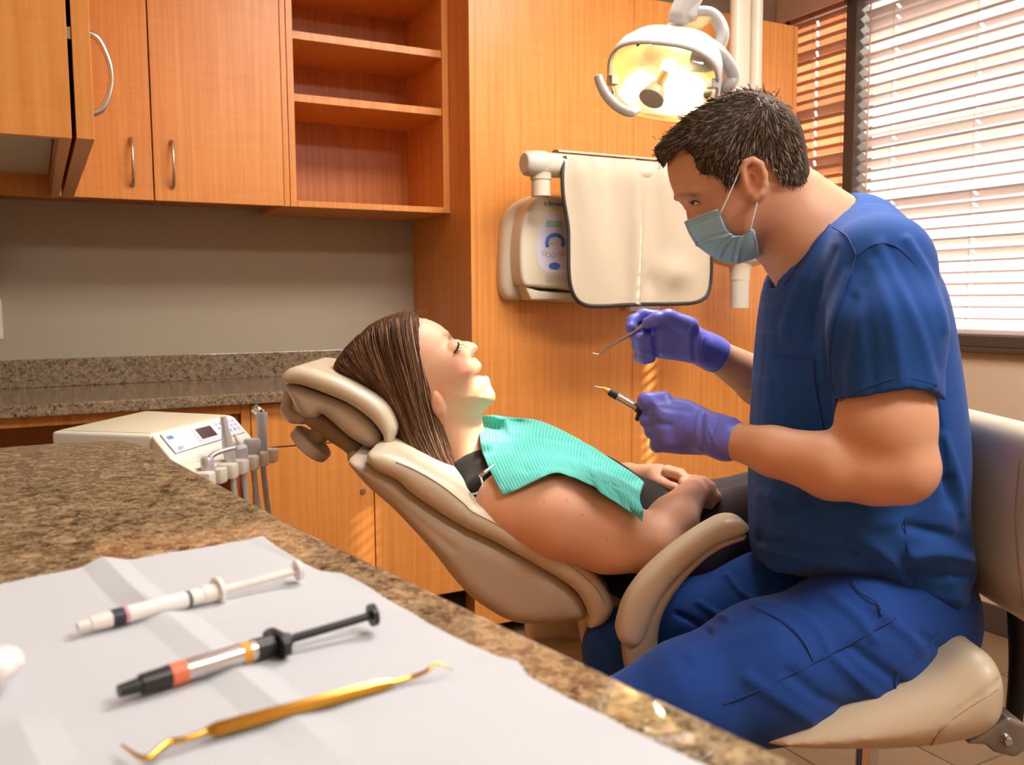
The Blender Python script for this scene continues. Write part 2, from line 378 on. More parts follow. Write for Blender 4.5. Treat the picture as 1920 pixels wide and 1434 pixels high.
# base units under the back worktop
YF = 2.65
t = thing('base_cabinet', 'honey veneer base cabinet with drawer and doors behind the chair backrest', 'cabinet', (.9, YA, 0))
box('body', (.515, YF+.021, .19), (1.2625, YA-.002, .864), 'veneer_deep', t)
box('stile', (.515, YF+.003, .19), (.541, YF+.021, .864), 'veneer', t)
box('toe_kick', (.515, YF+.07, 0), (1.2625, YF+.09, .19), 'black_void', t)
for x0, x1 in ((.543, .914), (.918, 1.262)):
    d = box('drawer_front', (x0, YF, .729), (x1, YF+.02, .858), 'veneer', t, .0012)
    d = box('door', (x0, YF, .19), (x1, YF+.02, .725), 'veneer', t, .0012)
    if x0 < .6: lathe('lock', (x1-.035, YF-.004, .565), (x1-.035, YF+.002, .565), [(0, .008), (.5, .0095), (1, .0095)], 'grey_metal', d)
t = thing('knee_space_desk', 'open dark knee space under the back worktop with a veneer rail', 'desk', (.05, YA, 0))
box('rail', (XL, YF+.003, .835), (.513, YF+.022, .864), 'veneer', t)
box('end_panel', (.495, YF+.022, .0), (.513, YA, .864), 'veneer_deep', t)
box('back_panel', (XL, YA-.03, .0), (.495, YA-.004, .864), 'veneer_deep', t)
# worktop with upstand
t = thing('worktop', 'speckled granite worktop along the back wall with low upstand', 'worktop', (.4, YA, .864))
box('slab', (XL, 2.612, .8645), (1.2622, YA, .897), 'granite_fine', t, .004)
box('upstand', (XL, YA-.02, .897), (1.2622, YA, .985), 'granite_fine', t, .002)
# tall veneer unit carrying the x-ray machine
YP = 2.65; XP0, XP1, ZP = 1.2632, 2.694, 2.22
t = thing('tall_cabinet', 'tall honey veneer panel unit behind the x-ray machine', 'cabinet', (2.0, YA, 0))
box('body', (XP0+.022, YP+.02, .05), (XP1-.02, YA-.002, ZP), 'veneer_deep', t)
box('end_panel', (XP0, YP, 0), (XP0+.0215, YA-.002, ZP), 'veneer', t, .0012)
box('end_panel', (XP1-.0195, YP, 0), (XP1, YA-.002, ZP), 'veneer', t, .0012)
box('front_panel', (XP0+.0225, YP+.002, .05), (1.9085, YP+.02, ZP), 'veneer', t, .0008)
box('front_panel', (1.9105, YP+.002, .05), (XP1-.0205, YP+.02, ZP), 'veneer', t, .0008)
# outlet plate at the left edge of the back wall
t = thing('wall_outlet', 'white outlet plate on the back wall at the left edge', 'outlet', (-.12, YA, 1.05))
box('plate', (-.16, YA-.006, 1.05), (-.091, YA, 1.175), 'white_plastic', t, .002)
for z in (1.085, 1.14): box('socket', (-.143, YA-.0075, z-.016), (-.108, YA-.0055, z+.016), 'cream_shade', t, .002)

# ================================================================ near peninsula
ZN = .96
q = [on(x, y, 2, ZN)[:2] for x, y in ((-40, 841), (120, 829), (196, 826), (232, 825), (262, 830), (300, 846), (420, 909), (565, 989), (760, 1080), (1000, 1192), (1240, 1303), (1480, 1414), (1700, 1520))]
poly = [tuple(p) for p in q]; e = poly[-1]
poly += [(e[0]+.02, -.35), (XL+.002, -.35), (XL+.002, poly[0][1]+.01)]
t = thing('peninsula_counter', 'speckled granite peninsula counter in the foreground', 'counter', (0, .5, 0))
prism('slab', poly[::-1], ZN-.034, ZN, 'granite_coarse', t, bevel=.007, seg=4)
cx = np.array(poly).mean(0); inner = [tuple(cx+(np.array(p)-cx)*.9) for p in poly]
prism('body', inner[::-1], 0, ZN-.034, 'veneer', t)

# ================================================================ soft-shape kit: distance fields meshed by surface nets
def smin(a, b, k):
    if k <= 0: return np.minimum(a, b)
    h = np.clip(.5+.5*(b-a)/k, 0, 1); return b+(a-b)*h-k*h*(1-h)
def smax(a, b, k): return -smin(-a, -b, k)
def polysd(P, X, Y):
    """signed distance to a closed outline, negative inside"""
    P = np.asarray(P, float); d2 = np.full(X.shape, 1e9); ins = np.zeros(X.shape, bool)
    for i in range(len(P)):
        a, b = P[i], P[(i+1) % len(P)]; e = b-a; wx, wy = X-a[0], Y-a[1]
        t = np.clip((wx*e[0]+wy*e[1])/(e@e+1e-15), 0, 1); d2 = np.minimum(d2, (wx-t*e[0])**2+(wy-t*e[1])**2)
        c = ((a[1] <= Y) & (Y < b[1])) | ((b[1] <= Y) & (Y < a[1]))
        if abs(e[1]) > 1e-12: ins ^= c & (X < a[0]+(Y-a[1])/e[1]*e[0])
    return np.where(ins, -1, 1)*np.sqrt(d2)
def surfnets(V, lo, h):
    s = V < 0; c = s.astype(np.int8)
    n = sum(c[i:V.shape[0]-1+i, j:V.shape[1]-1+j, k:V.shape[2]-1+k] for i in (0, 1) for j in (0, 1) for k in (0, 1))
    ids = np.argwhere((n > 0) & (n < 8)); idx = np.full(n.shape, -1, np.int32); idx[tuple(ids.T)] = np.arange(len(ids))
    acc = np.zeros((len(ids), 3)); cnt = np.zeros(len(ids))
    for ax in range(3):
        for u in (0, 1):
            for w in (0, 1):
                o1 = np.zeros(3, int); o1[(ax+1) % 3] = u; o1[(ax+2) % 3] = w; o2 = o1.copy(); o2[ax] = 1
                v1 = V[tuple((ids+o1).T)]; v2 = V[tuple((ids+o2).T)]; cr = (v1 < 0) != (v2 < 0)
                t = np.where(cr, v1/np.where(cr, v1-v2, 1), 0); p = o1+t[:, None]*(o2-o1)
                acc += np.where(cr[:, None], p, 0); cnt += cr
    v = lo+h*(ids+acc/np.maximum(cnt, 1)[:, None]); quads = []
    for ax in range(3):
        a, b = (ax+1) % 3, (ax+2) % 3
        s1 = np.take(s, range(0, s.shape[ax]-1), ax); s2 = np.take(s, range(1, s.shape[ax]), ax)
        for sgn in (0, 1):
            e = np.argwhere((s1 & ~s2) if sgn == 0 else (~s1 & s2)); e = e[(e[:, a] > 0) & (e[:, b] > 0) & (e[:, a] < s.shape[a]-1) & (e[:, b] < s.shape[b]-1)]
            ring = []
            for da, db in ((-1, -1), (0, -1), (0, 0), (-1, 0)):
                q = e.copy(); q[:, a] += da; q[:, b] += db; ring.append(idx[tuple(q.T)])
            r = np.stack(ring, 1); quads.append(r if sgn == 1 else r[:, ::-1])   # local frame is left-handed
    return v, np.concatenate(quads)
class Field:
    def __init__(s): s.ops = []
    def add(s, op, lo, hi, fn, k): s.ops.append((op, np.array(lo, float), np.array(hi, float), fn, k)); return s
    def cap(s, p, q, r0, r1=None, k=.01, op='u', sq=None):
        """limb between p and q, radii r0 -> r1; sq=(right,height,depth) scales flatten it"""
        p = np.array(p, float); q = np.array(q, float); r1 = r0 if r1 is None else r1; R = max(r0, r1); sc = np.array(sq if sq is not None else (1, 1, 1), float)
        def fn(A, B, C):
            e = (q-p)/sc; a, b, c = (A-p[0])/sc[0], (B-p[1])/sc[1], (C-p[2])/sc[2]
            t = np.clip((a*e[0]+b*e[1]+c*e[2])/(e@e+1e-12), 0, 1)
            return (np.sqrt((a-t*e[0])**2+(b-t*e[1])**2+(c-t*e[2])**2)-(r0+(r1-r0)*t))*min(1, sc.min())
        return s.add(op, np.minimum(p, q)-R*sc, np.maximum(p, q)+R*sc, fn, k)
    def chain(s, P, r, k=.008, op='u', sq=None):
        r = np.broadcast_to(np.asarray(r, float), (len(P),))
        for i in range(len(P)-1): s.cap(P[i], P[i+1], r[i], r[i+1], k, op, sq)
        return s
    def ell(s, c, r, k=.01, op='u', rot=0):
        """ellipsoid, turned by rot about the depth axis"""
        c = np.array(c, float); r = np.array(r, float); R = r.max() if rot else r; cs, sn = math.cos(rot), math.sin(rot)
        def fn(A, B, C):
            a, b, d = A-c[0], B-c[1], C-c[2]; a, b = a*cs+b*sn, -a*sn+b*cs
            k0 = np.sqrt((a/r[0])**2+(b/r[1])**2+(d/r[2])**2); k1 = np.sqrt((a/r[0]**2)**2+(b/r[1]**2)**2+(d/r[2]**2)**2)
            return k0*(k0-1)/np.maximum(k1, 1e-9)
        return s.add(op, c-R, c+R, fn, k)
    def slab(s, P, c0, w, r=.01, k=.006, op='u', w2=None):
        """outline P (right,height) extruded w to each side of depth c0 with edge rounding r"""
        P = np.asarray(P, float)[:, :2]
        def fn(A, B, C):
            q = polysd(P, *np.broadcast_arrays(A[:, :, 0], B[:, :, 0]))[:, :, None]+r; d = np.abs(C-c0)-(w-r)
            return np.minimum(np.maximum(q, d), 0)+np.sqrt(np.maximum(q, 0)**2+np.maximum(d, 0)**2)-r
        return s.add(op, (*P.min(0), c0-w), (*P.max(0), c0+w), fn, k)
    def puff(s, P, c0, wfun, k=.006, op='u'):
        """outline P inflated: half-thickness wfun(inset distance, right, height)"""
        P = np.asarray(P, float)[:, :2]; wm = .3
        def fn(A, B, C):
            X, Y = np.broadcast_arrays(A[:, :, 0], B[:, :, 0]); t = -polysd(P, X, Y)
            w = np.where(t > 0, wfun(np.maximum(t, 0), X, Y), t)[:, :, None]; return (np.abs(C-c0)-w)*.7
        return s.add(op, (*P.min(0), c0-wm), (*P.max(0), c0+wm), fn, k)
    def build(s, h, crop=None):
        us = [o for o in s.ops if o[0] == 'u']; lo = np.min([o[1] for o in us], 0)-3*h; hi = np.max([o[2] for o in us], 0)+3*h
        if crop is not None: lo, hi = np.maximum(lo, crop[0]), np.minimum(hi, crop[1])
        n = np.ceil((hi-lo)/h).astype(int)+1; ax = [lo[i]+h*np.arange(n[i]) for i in range(3)]; V = np.full(n, .5)
        for op, a, b, fn, k in s.ops:
            i0 = np.clip(np.floor((a-lo-k)/h).astype(int)-2, 0, n-1); i1 = np.clip(np.ceil((b-lo+k)/h).astype(int)+3, 1, n)
            if op == 'i': i0, i1 = np.zeros(3, int), n
            if (i1 <= i0).any(): continue
            sl = tuple(slice(i0[i], i1[i]) for i in range(3)); A, B, C = ax[0][sl[0]][:, None, None], ax[1][sl[1]][None, :, None], ax[2][sl[2]][None, None, :]
            d = fn(A, B, C); V[sl] = smin(V[sl], d, k) if op == 'u' else smax(V[sl], -d if op == 's' else d, k)
        return surfnets(V, lo, h)
def normals(v, q):
    n = np.cross(v[q[:, 2]]-v[q[:, 0]], v[q[:, 3]]-v[q[:, 1]]); N = np.zeros_like(v)
    for i in range(4): np.add.at(N, q[:, i], n)
    return N/(np.linalg.norm(N, axis=1)[:, None]+1e-12)
def polydist(px, P):
    d = np.full(len(px), 1e9)
    for i in range(len(P)-1):
        a, b = np.array(P[i], float), np.array(P[i+1], float); e = b-a; w = px-a
        t = np.clip((w@e)/(e@e+1e-9), 0, 1); d = np.minimum(d, np.hypot(*(w-t[:, None]*e).T))
    return d
def fold(v, N, lines):
    """raise or sink cloth along fold lines (outline points, width, height in metres) on the side that carries them"""
    p = pix(v); out = np.zeros(len(v)); face = np.clip(-((v-CAM)*N).sum(1)/np.linalg.norm(v-CAM, axis=1)*2.2, 0, 1)
    for P, w, a in lines:
        Q = smoothline(P, 5) if len(P) > 2 else np.array(P, float)
        m_ = (p[:, 0] > Q[:, 0].min()-3*w) & (p[:, 0] < Q[:, 0].max()+3*w) & (p[:, 1] > Q[:, 1].min()-3*w) & (p[:, 1] < Q[:, 1].max()+3*w)
        if m_.any(): out[m_] += a*np.exp(-(polydist(p[m_], Q)/w)**2)
    return v+N*(out*face)[:, None]
def soft(name, F, h, mat, parent, folds=None, crop=None, colfn=None, post=None):
    v, q = F.build(h, crop); v = toW(v)
    for _ in range(1):                       # light relaxation
        acc = np.zeros_like(v); c = np.zeros(len(v))
        for i in range(4):
            a, b = q[:, i], q[:, (i+1) % 4]; np.add.at(acc, a, v[b]); np.add.at(c, a, 1)
        v = .55*v+.45*acc/np.maximum(c, 1)[:, None]
    N = normals(v, q)
    if folds: v = fold(v, N, folds)
    if post is not None: v = post(v, N)
    me = fastmesh(name, v-world_off(parent), q)
    if colfn is not None:
        c = colfn(v, N); at = me.color_attributes.new('tint', 'FLOAT_COLOR', 'POINT'); at.data.foreach_set('color', np.c_[c, np.ones(len(c))].astype(np.float32).ravel())
    return link(name, me, mat, parent, smooth=True)
def LP(pts, d, sm=0, closed=True):
    P = np.array([L(x, y, d) for x, y in pts]); return smoothline(P, sm, closed) if sm else P
def px2m(d): return d/FPX

class Surf:
    """near surface of a built mesh, looked up by pixel"""
    def __init__(s, *objs):
        V = []
        for o in objs:
            me = o.data; v = np.empty(len(me.vertices)*3, np.float32); me.vertices.foreach_get('co', v); v = v.reshape(-1, 3)+world_off(o)
            nn = np.empty(len(me.vertices)*3, np.float32); me.vertex_normals.foreach_get('vector', nn); nn = nn.reshape(-1, 3)
            V.append(v[((v-CAM)*nn).sum(1) < 0])
        s.v = np.concatenate(V).astype(float); s.p = pix(s.v); s.d = (s.v-CAM)@F0
    def depth(s, x, y, r=7):
        e = np.hypot(s.p[:, 0]-x, s.p[:, 1]-y); m_ = e < r
        if not m_.any(): return s.d[np.argmin(e)]
        return s.d[m_].min()+.0015
    def pts(s, P, lift=.0005, k=5):
        Q = smoothline(np.array(P, float), k) if len(P) > 1 else np.array(P, float)
        D = np.array([s.depth(*q) for q in Q]); 
        if len(D) > 4: D = np.convolve(np.pad(D, 2, 'edge'), np.ones(5)/5, 'valid')
        return np.array([W(q[0], q[1], d-lift) for q, d in zip(Q, D)])
def on_surf(name, S_, P, r, mat, parent, lift=.0005, n=6): return tube(name, S_.pts(P, lift), r, mat, parent, n=n, k=1)

plain('leather', (204, 188, 162), .34, spec=.5, bump=.05, bscale=240)
plain('leather_cushion', (204, 189, 165), .36, spec=.5, bump=.05, bscale=240)
plain('chair_shell', (184, 168, 148), .3, spec=.5)
plain('chair_bracket', (150, 130, 108), .35)
plain('stitch', (168, 146, 112), .7)

# ================================================================ patient chair
DC = 1.64                                   # depth of the chair's centre line
hw = .235
ch = thing('dental_chair', 'beige dental chair with reclined backrest under the patient', 'dental chair', (*toW((.25, 0, DC))[0][:2], 0))
dn = DC-hw                                  # near side of the backrest
F = Field(); F.slab(LP([(687, 851), (714, 846), (754, 858), (801, 881), (851, 911), (888, 944), (935, 966), (1025, 1018), (1083, 1053), (1120, 1083), (1146, 1120), (1152, 1140), (1143, 1160), (1127, 1174), (1100, 1180), (1105, 1160), (1083, 1113), (1033, 1077), (933, 1020), (861, 985), (774, 928), (744, 901), (697, 878)], dn+.015, 4), DC, hw, .022)
bcu = soft('back_cushion', F, .005, 'leather_cushion', ch, folds=[([(888, 946), (878, 970), (861, 984)], 4, -.003)])
F = Field(); F.slab(LP([(645, 868), (697, 880), (744, 905), (774, 932), (861, 989), (933, 1024), (1033, 1081), (1080, 1117), (1102, 1150), (1103, 1166), (1090, 1178), (1027, 1184), (960, 1180), (890, 1140), (853, 1103), (800, 1037), (734, 966), (687, 925), (650, 884)], dn, 4), DC, hw-.012, .03)
soft('back_shell', F, .005, 'chair_shell', ch, folds=[([(700, 905), (760, 955), (850, 1030)], 8, -.003)])
def surfline(name, pts, d, r, mat, parent): return tube(name, [W(x, y, d) for x, y in pts], r, mat, parent, n=6, k=4)
on_surf('seam', Surf(bcu), [(742, 866), (784, 884), (830, 912), (870, 944), (884, 958), (930, 982), (1000, 1018), (1060, 1054), (1110, 1094), (1136, 1132)], .0010, 'stitch', bcu)
# headrest: padded cushion, moulded shell with grip, sliding bar, clamp wheel and button
hd = 1.64; hh = .135
F = Field(); F.slab(LP([(524, 711), (531, 698), (546, 689), (564, 687), (592, 693), (630, 707), (669, 726), (707, 749), (727, 770), (739, 795), (741, 809), (736, 826), (722, 839), (708, 842), (718, 828), (714, 813), (692, 786), (653, 758), (607, 738), (561, 722), (532, 719)], hd-hh+.01, 4), hd, hh, .02)
hp = soft('headrest_cushion', F, .004, 'leather', ch)
F = Field(); F.slab(LP([(531, 722), (561, 726), (607, 742), (653, 762), (690, 789), (710, 815), (713, 830), (700, 842), (684, 840), (653, 822), (625, 798), (600, 778), (588, 786), (570, 786), (556, 775), (540, 745)], hd-hh+.02, 4), hd, hh-.02, .018)
F.chain([L(541, 736, hd-.04), L(536, 768, hd-.04), L(548, 782, hd-.04), L(566, 786, hd-.04)], .010, k=.008)
F.chain([L(541, 736, hd+.04), L(536, 768, hd+.04), L(548, 782, hd+.04), L(566, 786, hd+.04)], .010, k=.008)
soft('headrest_shell', F, .004, 'chair_shell', ch)
F = Field(); F.slab(LP([(556, 786), (576, 784), (600, 778), (640, 812), (680, 842), (700, 868), (696, 880), (670, 872), (640, 848), (600, 822), (568, 798)], hd-.06, 3), hd, .05, .010)
soft('headrest_bar', F, .004, 'chair_bracket', ch)
a, b = np.array(W(553, 802, hd-.03)), np.array(W(616, 858, hd-.03)); up = (W(561, 797, hd-.03)-W(548, 807, hd-.03)); c0 = (a+b)/2
nrm = np.cross(b-a, F0); nrm /= np.linalg.norm(nrm); nrm = nrm if nrm[2] > 0 else -nrm
lathe('clamp_wheel', c0-nrm*.014, c0+nrm*.008, [(0, .036), (.12, .040), (.85, .041), (1, .037)], 'chair_shell', ch, n=32)
lathe('clamp_wheel_hub', c0+nrm*.008, c0+nrm*.03, [(0, .018), (1, .018)], 'chair_bracket', ch, n=20)
q0 = np.array(W(667, 855, hd-.055)); lathe('release_button', q0-F0*.014, q0+F0*.01, [(0, .011), (.15, .0135), (1, .0135)], 'chair_shell', ch, n=24)
# seat, leg rest, base (mostly hidden behind the people)
F = Field(); F.slab(LP([(1085, 1150), (1150, 1120), (1230, 1105), (1330, 1065), (1450, 1020), (1600, 985), (1760, 1010), (1900, 1060), (1890, 1100), (1760, 1060), (1600, 1050), (1450, 1090), (1330, 1150), (1200, 1190), (1100, 1190)], DC, 4), DC+.08, .195, .03)
soft('seat_cushion', F, .007, 'leather_cushion', ch)
F = Field(); F.slab(LP([(1000, 1185), (1100, 1180), (1260, 1165), (1400, 1100), (1420, 1130), (1330, 1230), (1200, 1290), (1060, 1290), (990, 1230)], DC, 4), DC+.08, .15, .03)
soft('seat_shell', F, .007, 'chair_shell', ch)
p = toW(L(1180, 1230, DC))[0]
F = Field(); F.cap((L(1180, 1230, DC)[0], .5, DC+.12), (L(1180, 1230, DC)[0], .06, DC+.12), .10, .13); F.cap((L(1080, 1200, DC)[0], .04, DC+.14), (L(1340, 1200, DC)[0], .04, DC+.14), .17, .16, sq=(1, .18, 1))
soft('base', F, .01, 'chair_shell', ch)
# near armrest: padded curve over a tapering post
da = 1.34
F = Field(); F.slab(LP([(1159, 1197), (1163, 1172), (1176, 1134), (1205, 1092), (1250, 1049), (1303, 1009), (1348, 982), (1370, 975), (1392, 977), (1408, 989), (1409, 998), (1394, 1008), (1355, 1022), (1320, 1044), (1275, 1084), (1240, 1130), (1219, 1175), (1208, 1205), (1196, 1217), (1180, 1218), (1166, 1210)], da-.03, 4), da, .032, .017)
ar = soft('armrest_pad', F, .0035, 'leather', ch)
F = Field(); F.slab(LP([(1398, 1004), (1400, 1014), (1359, 1030), (1325, 1052), (1285, 1092), (1252, 1140), (1238, 1180), (1235, 1230), (1240, 1290), (1185, 1290), (1170, 1212), (1195, 1205), (1212, 1165), (1240, 1115), (1285, 1065), (1340, 1020)], da-.02, 4), da+.004, .026, .012)
soft('armrest_post', F, .0035, 'chair_shell', ch)

# ================================================================ operator stool
ds = 1.20
sp_ = toW(L(1640, 1400, ds))[0]
so = thing('operator_stool', 'beige padded stool under the seated person in blue', 'stool', (*sp_[:2], 0))
F = Field(); c = L(1668, 1318, ds); 
F.slab(LP([(1462, 1398), (1510, 1376), (1600, 1345), (1700, 1312), (1780, 1280), (1838, 1246), (1874, 1242), (1896, 1270), (1904, 1312), (1893, 1364), (1848, 1398), (1780, 1414), (1700, 1422), (1600, 1424), (1520, 1422), (1450, 1414)], ds-.10, 4), ds+.06, .17, .05)
seat = soft('seat_cushion', F, .005, 'leather', so, folds=[([(1870, 1225), (1882, 1262), (1845, 1300), (1790, 1335), (1745, 1400)], 3, -.003)])
on_surf('seam', Surf(seat), [(1872, 1290), (1850, 1306), (1815, 1328), (1782, 1352), (1758, 1378), (1746, 1398)], .001, 'stitch', seat)
F = Field()
F.slab(LP([(1832, 830), (1850, 806), (1890, 792), (1940, 796), (1985, 830), (2000, 950), (1990, 1080), (1950, 1140), (1915, 1157), (1880, 1140), (1850, 1100), (1828, 1040), (1820, 960), (1822, 880)], ds+.02, 4), ds+.06, .20, .075)
F.ell(L(1788, 960, ds+.05), (.06, .25, .34), k=.03, op='s')
bkr = soft('backrest', F, .006, 'leather', so)
on_surf('seam', Surf(bkr), [(1912, 860), (1906, 920), (1903, 980), (1906, 1040), (1912, 1100), (1916, 1135)], .001, 'stitch', bkr)
tube('back_post', [W(1905, 1150, ds+.06), W(1908, 1250, ds+.06), W(1900, 1345, ds+.05), W(1880, 1385, ds+.04)], .014, 'dark_metal', so, flat=.5)
F = Field(); F.slab(LP([(1815, 1396), (1870, 1360), (1893, 1345), (1925, 1360), (1925, 1408), (1905, 1422), (1866, 1412), (1850, 1398)], ds-.02, 0), ds+.03, .05, .004)
soft('back_bracket', F, .003, 'grey_metal', so)
q0 = W(1886, 1386, ds-.022); lathe('bracket_bolt', q0-F0*.008, q0+F0*.012, [(0, .005), (.2, .008), (1, .008)], 'chrome', so, n=16)
cz = W(1626, 1400, ds+.05)
lathe('column', (cz[0], cz[1], .10), (cz[0], cz[1], cz[2]+.05), [(0, .026), (.45, .026), (.46, .016), (1, .016)], 'chrome', so)
for i in range(5):
    an = i*2*math.pi/5+.3; e = np.array([math.cos(an), math.sin(an), 0])
    tube('foot', [(cz[0], cz[1], .11), *(np.array([cz[0], cz[1], 0])+e*.15+np.array([0, 0, .09]),), *(np.array([cz[0], cz[1], 0])+e*.27+np.array([0, 0, .065]),)], .014, 'dark_metal', so, k=3)
    c = np.array([cz[0], cz[1], .028])+e*.27; tn = np.cross(e, (0, 0, 1)); lathe('castor', c-tn*.012, c+tn*.012, [(0, .022), (.15, .028), (.85, .028), (1, .022)], 'dark_metal', so, n=18)

# ================================================================ x-ray unit on the tall panel
plain('panel_lilac', (212, 208, 222), .4)
plain('lcd_green', (150, 190, 176), .3)
plain('print_blue', (66, 112, 200), .5); plain('print_brown', (150, 110, 92), .6); plain('print_grey', (176, 170, 164), .6)
xr = thing('xray_unit', 'cream wall-mounted dental x-ray unit with control box and folded arm', 'x-ray machine', (1.6, YP, 1.15))
def front(pts, y, **k): return [on(x, y_, 1, y) for x, y_ in pts]
def solid(name, outline, depth, mat, parent, bevel=.006, smooth_k=0, seg=3):
    """outline on an upright plane facing the room, thickened towards the wall"""
    P = np.asarray(outline, float); P = smoothline(P, smooth_k, True) if smooth_k else P
    bm = bmesh.new(); vs = [bm.verts.new(p) for p in P]; f = bm.faces.new(vs); r = bmesh.ops.extrude_face_region(bm, geom=[f])
    bmesh.ops.translate(bm, verts=[e for e in r['geom'] if isinstance(e, bmesh.types.BMVert)], vec=(0, depth, 0)); bmesh.ops.recalc_face_normals(bm, faces=bm.faces)
    if bevel:
        y0 = P[:, 1].mean(); ed = [e for e in bm.edges if abs(e.verts[0].co.y-y0) < 1e-5 and abs(e.verts[1].co.y-y0) < 1e-5]
        bmesh.ops.bevel(bm, geom=ed, offset=bevel, segments=seg, profile=.5, affect='EDGES')
    o = bm_obj(name, bm, mat, parent, smooth=True); o.data.set_sharp_from_angle(angle=math.radians(35)); return o
YX = 2.535
ob = front([(948, 552), (945, 470), (950, 420), (962, 390), (985, 372), (1012, 364), (1060, 366), (1095, 384), (1118, 420), (1128, 480), (1126, 560), (990, 563)], YX+.07)
solid('control_box', ob, YP-YX-.071, 'cream_plastic', xr, .03, 4, 5)
of = front([(981, 530), (976, 470), (981, 420), (994, 385), (1018, 366), (1050, 367), (1085, 380), (1108, 420), (1118, 480), (1112, 530), (1085, 545), (1045, 541), (1006, 538)], YX)
solid('front_cover', of, .085, 'cream_plastic', xr, .012, 4, 4)
of = front([(996, 562), (984, 536), (1010, 545), (1045, 548), (1090, 548), (1122, 530), (1126, 562)], YX+.012)
solid('lower_cover', of, .06, 'cream_plastic', xr, .006, 0, 3)
kp = solid('keypad', front([(1006, 480), (1010, 440), (1022, 410), (1040, 398), (1062, 402), (1085, 425), (1090, 480), (1078, 505), (1050, 512), (1020, 508)], YX-.001), .004, 'panel_lilac', xr, .0008, 4, 1)
solid('display', front([(1025, 413), (1054, 414), (1054, 426), (1025, 425)], YX-.003), .003, 'lcd_green', kp, 0)
arc = [(1021+19.5+15.5*math.cos(a), 455-15.5*math.sin(a)) for a in np.linspace(math.pi*1.15, -math.pi*.15, 16)]
tube('key_arc', [on(x, y, 1, YX-.0015) for x, y in arc], .0062, 'print_blue', kp, n=8, k=1)
solid('key', front([(1039+6.5*math.cos(a), 455-4*math.sin(a)) for a in np.linspace(0, 2*math.pi, 18, endpoint=False)], YX-.004), .003, 'cream_shade', kp, 0)
for i, x in enumerate((1020, 1028, 1038, 1049, 1058)):
    q0 = on(x, 474+[0, 4, 4.5, 4, 1][i], 1, YX-.001); tube('key_ring', [q0+.0075*np.array([math.cos(a), 0, math.sin(a)]) for a in np.linspace(0, 2*math.pi, 17)], .0009, 'print_brown', kp, n=5, k=1)
solid('start_key', front([(1040+10*math.cos(a), 498-6*math.sin(a)) for a in np.linspace(0, 2*math.pi, 20, endpoint=False)], YX-.004), .003, 'print_blue', kp, 0)
for i in range(4):
    a_, b_ = on(1024, 517+i*3.4, 1, YX-.0006), on(1064, 518+i*3.4, 1, YX-.0006); box('print_line', (a_[0], YX-.001, a_[2]-.0012), (b_[0], YX, a_[2]+.0012), 'print_grey', xr)
def text(name, body, size, at, mat, parent, xdir=(1, 0, 0), up=(0, 0, 1), depth=.0006):
    cu = bpy.data.curves.new(name, 'FONT'); cu.body = body; cu.size = size; cu.extrude = depth; cu.align_x = 'LEFT'
    o = bpy.data.objects.new(name, cu); COL.objects.link(o); x = Vector(xdir).normalized(); u = Vector(up).normalized(); n = x.cross(u)
    M = Matrix((x, u, n)).transposed().to_4x4(); M.translation = Vector(at)-Vector(world_off(parent)); o.parent = parent; o.matrix_local = M
    dg = bpy.context.evaluated_depsgraph_get(); me = bpy.data.meshes.new_from_object(o.evaluated_get(dg)); ml_ = o.matrix_local.copy(); bpy.data.objects.remove(o)
    o = bpy.data.objects.new(name, me); COL.objects.link(o); o.parent = parent; o.matrix_local = ml_; me.materials.clear(); me.materials.append(MATS[mat]); return o
q0 = on(1020, 385, 1, YX-.001); text('lettering', 'e Soredex', .021, q0, 'print_blue', xr)
q0 = on(1037, 392, 1, YX-.001); text('lettering', 'XC', .010, q0, 'print_grey', xr)
# arm bracket, stem, horizontal arm
YM = 2.46
a_, b_ = on(1000, 313, 1, YM), on(1330, 331, 1, YM); a_[2] = b_[2] = (a_[2]+b_[2])/2+.004
lathe('horizontal_arm', a_-np.array([.02, 0, 0]), b_+np.array([.14, 0, 0]), [(0, .030), (.02, .037), (.05, .038), (.95, .036), (1, .028)], 'cream_plastic', xr, n=28)
lathe('arm_cap', a_-np.array([.034, 0, 0]), a_+np.array([.045, 0, 0]), [(0, .030), (.1, .038), (.55, .0415), (.9, .0415), (1, .0395)], 'cream_shade', xr, n=28)
q0 = on(1014, 330, 1, YM); q1 = on(1014, 372, 1, YM+.05)
lathe('arm_stem', (q0[0], YM, on(1014, 368, 1, YM)[2]), (q0[0], YM, a_[2]), [(0, .030), (.5, .030), (.52, .033), (.75, .033), (.8, .037), (1, .037)], 'cream_plastic', xr, n=24)
# folded vertical arms and tube head
for x0, x1, nm in ((1371, 1403, 'folded_arm'), (1406, 1424, 'folded_arm')):
    A = on(x0, 90, 1, YM+.02); B = on(x1, 90, 1, YM+.02); c = (A[0]+B[0])/2; w = (B[0]-A[0])/2
    prism(nm, [(c+w*math.cos(t_), YM+.02+.03*math.sin(t_)) for t_ in np.linspace(0, 2*math.pi, 20, endpoint=False)], 1.30, 2.30, 'cream_plastic', xr, .004)
q0 = on(1388, 478, 1, YM-.02)
F = Field(); lc = lambda p: np.array([p@R0, p[2], p@F0])
F.ell(lc(q0), (.115, .045, .06), k=.01); F.cap(lc(q0+np.array([0, 0, .02])), lc(q0+np.array([0, 0, .12])), .055, .05, k=.02)
soft('tube_head', F, .004, 'cream_plastic', xr)
q1 = on(1388, 525, 1, YM-.02); q2 = on(1387, 577, 1, YM-.02)
lathe('cone_collar', (q0[0], YM-.02, q1[2]), (q0[0], YM-.02, q0[2]-.02), [(0, .034), (.5, .036), (1, .05)], 'cream_plastic', xr, n=24)
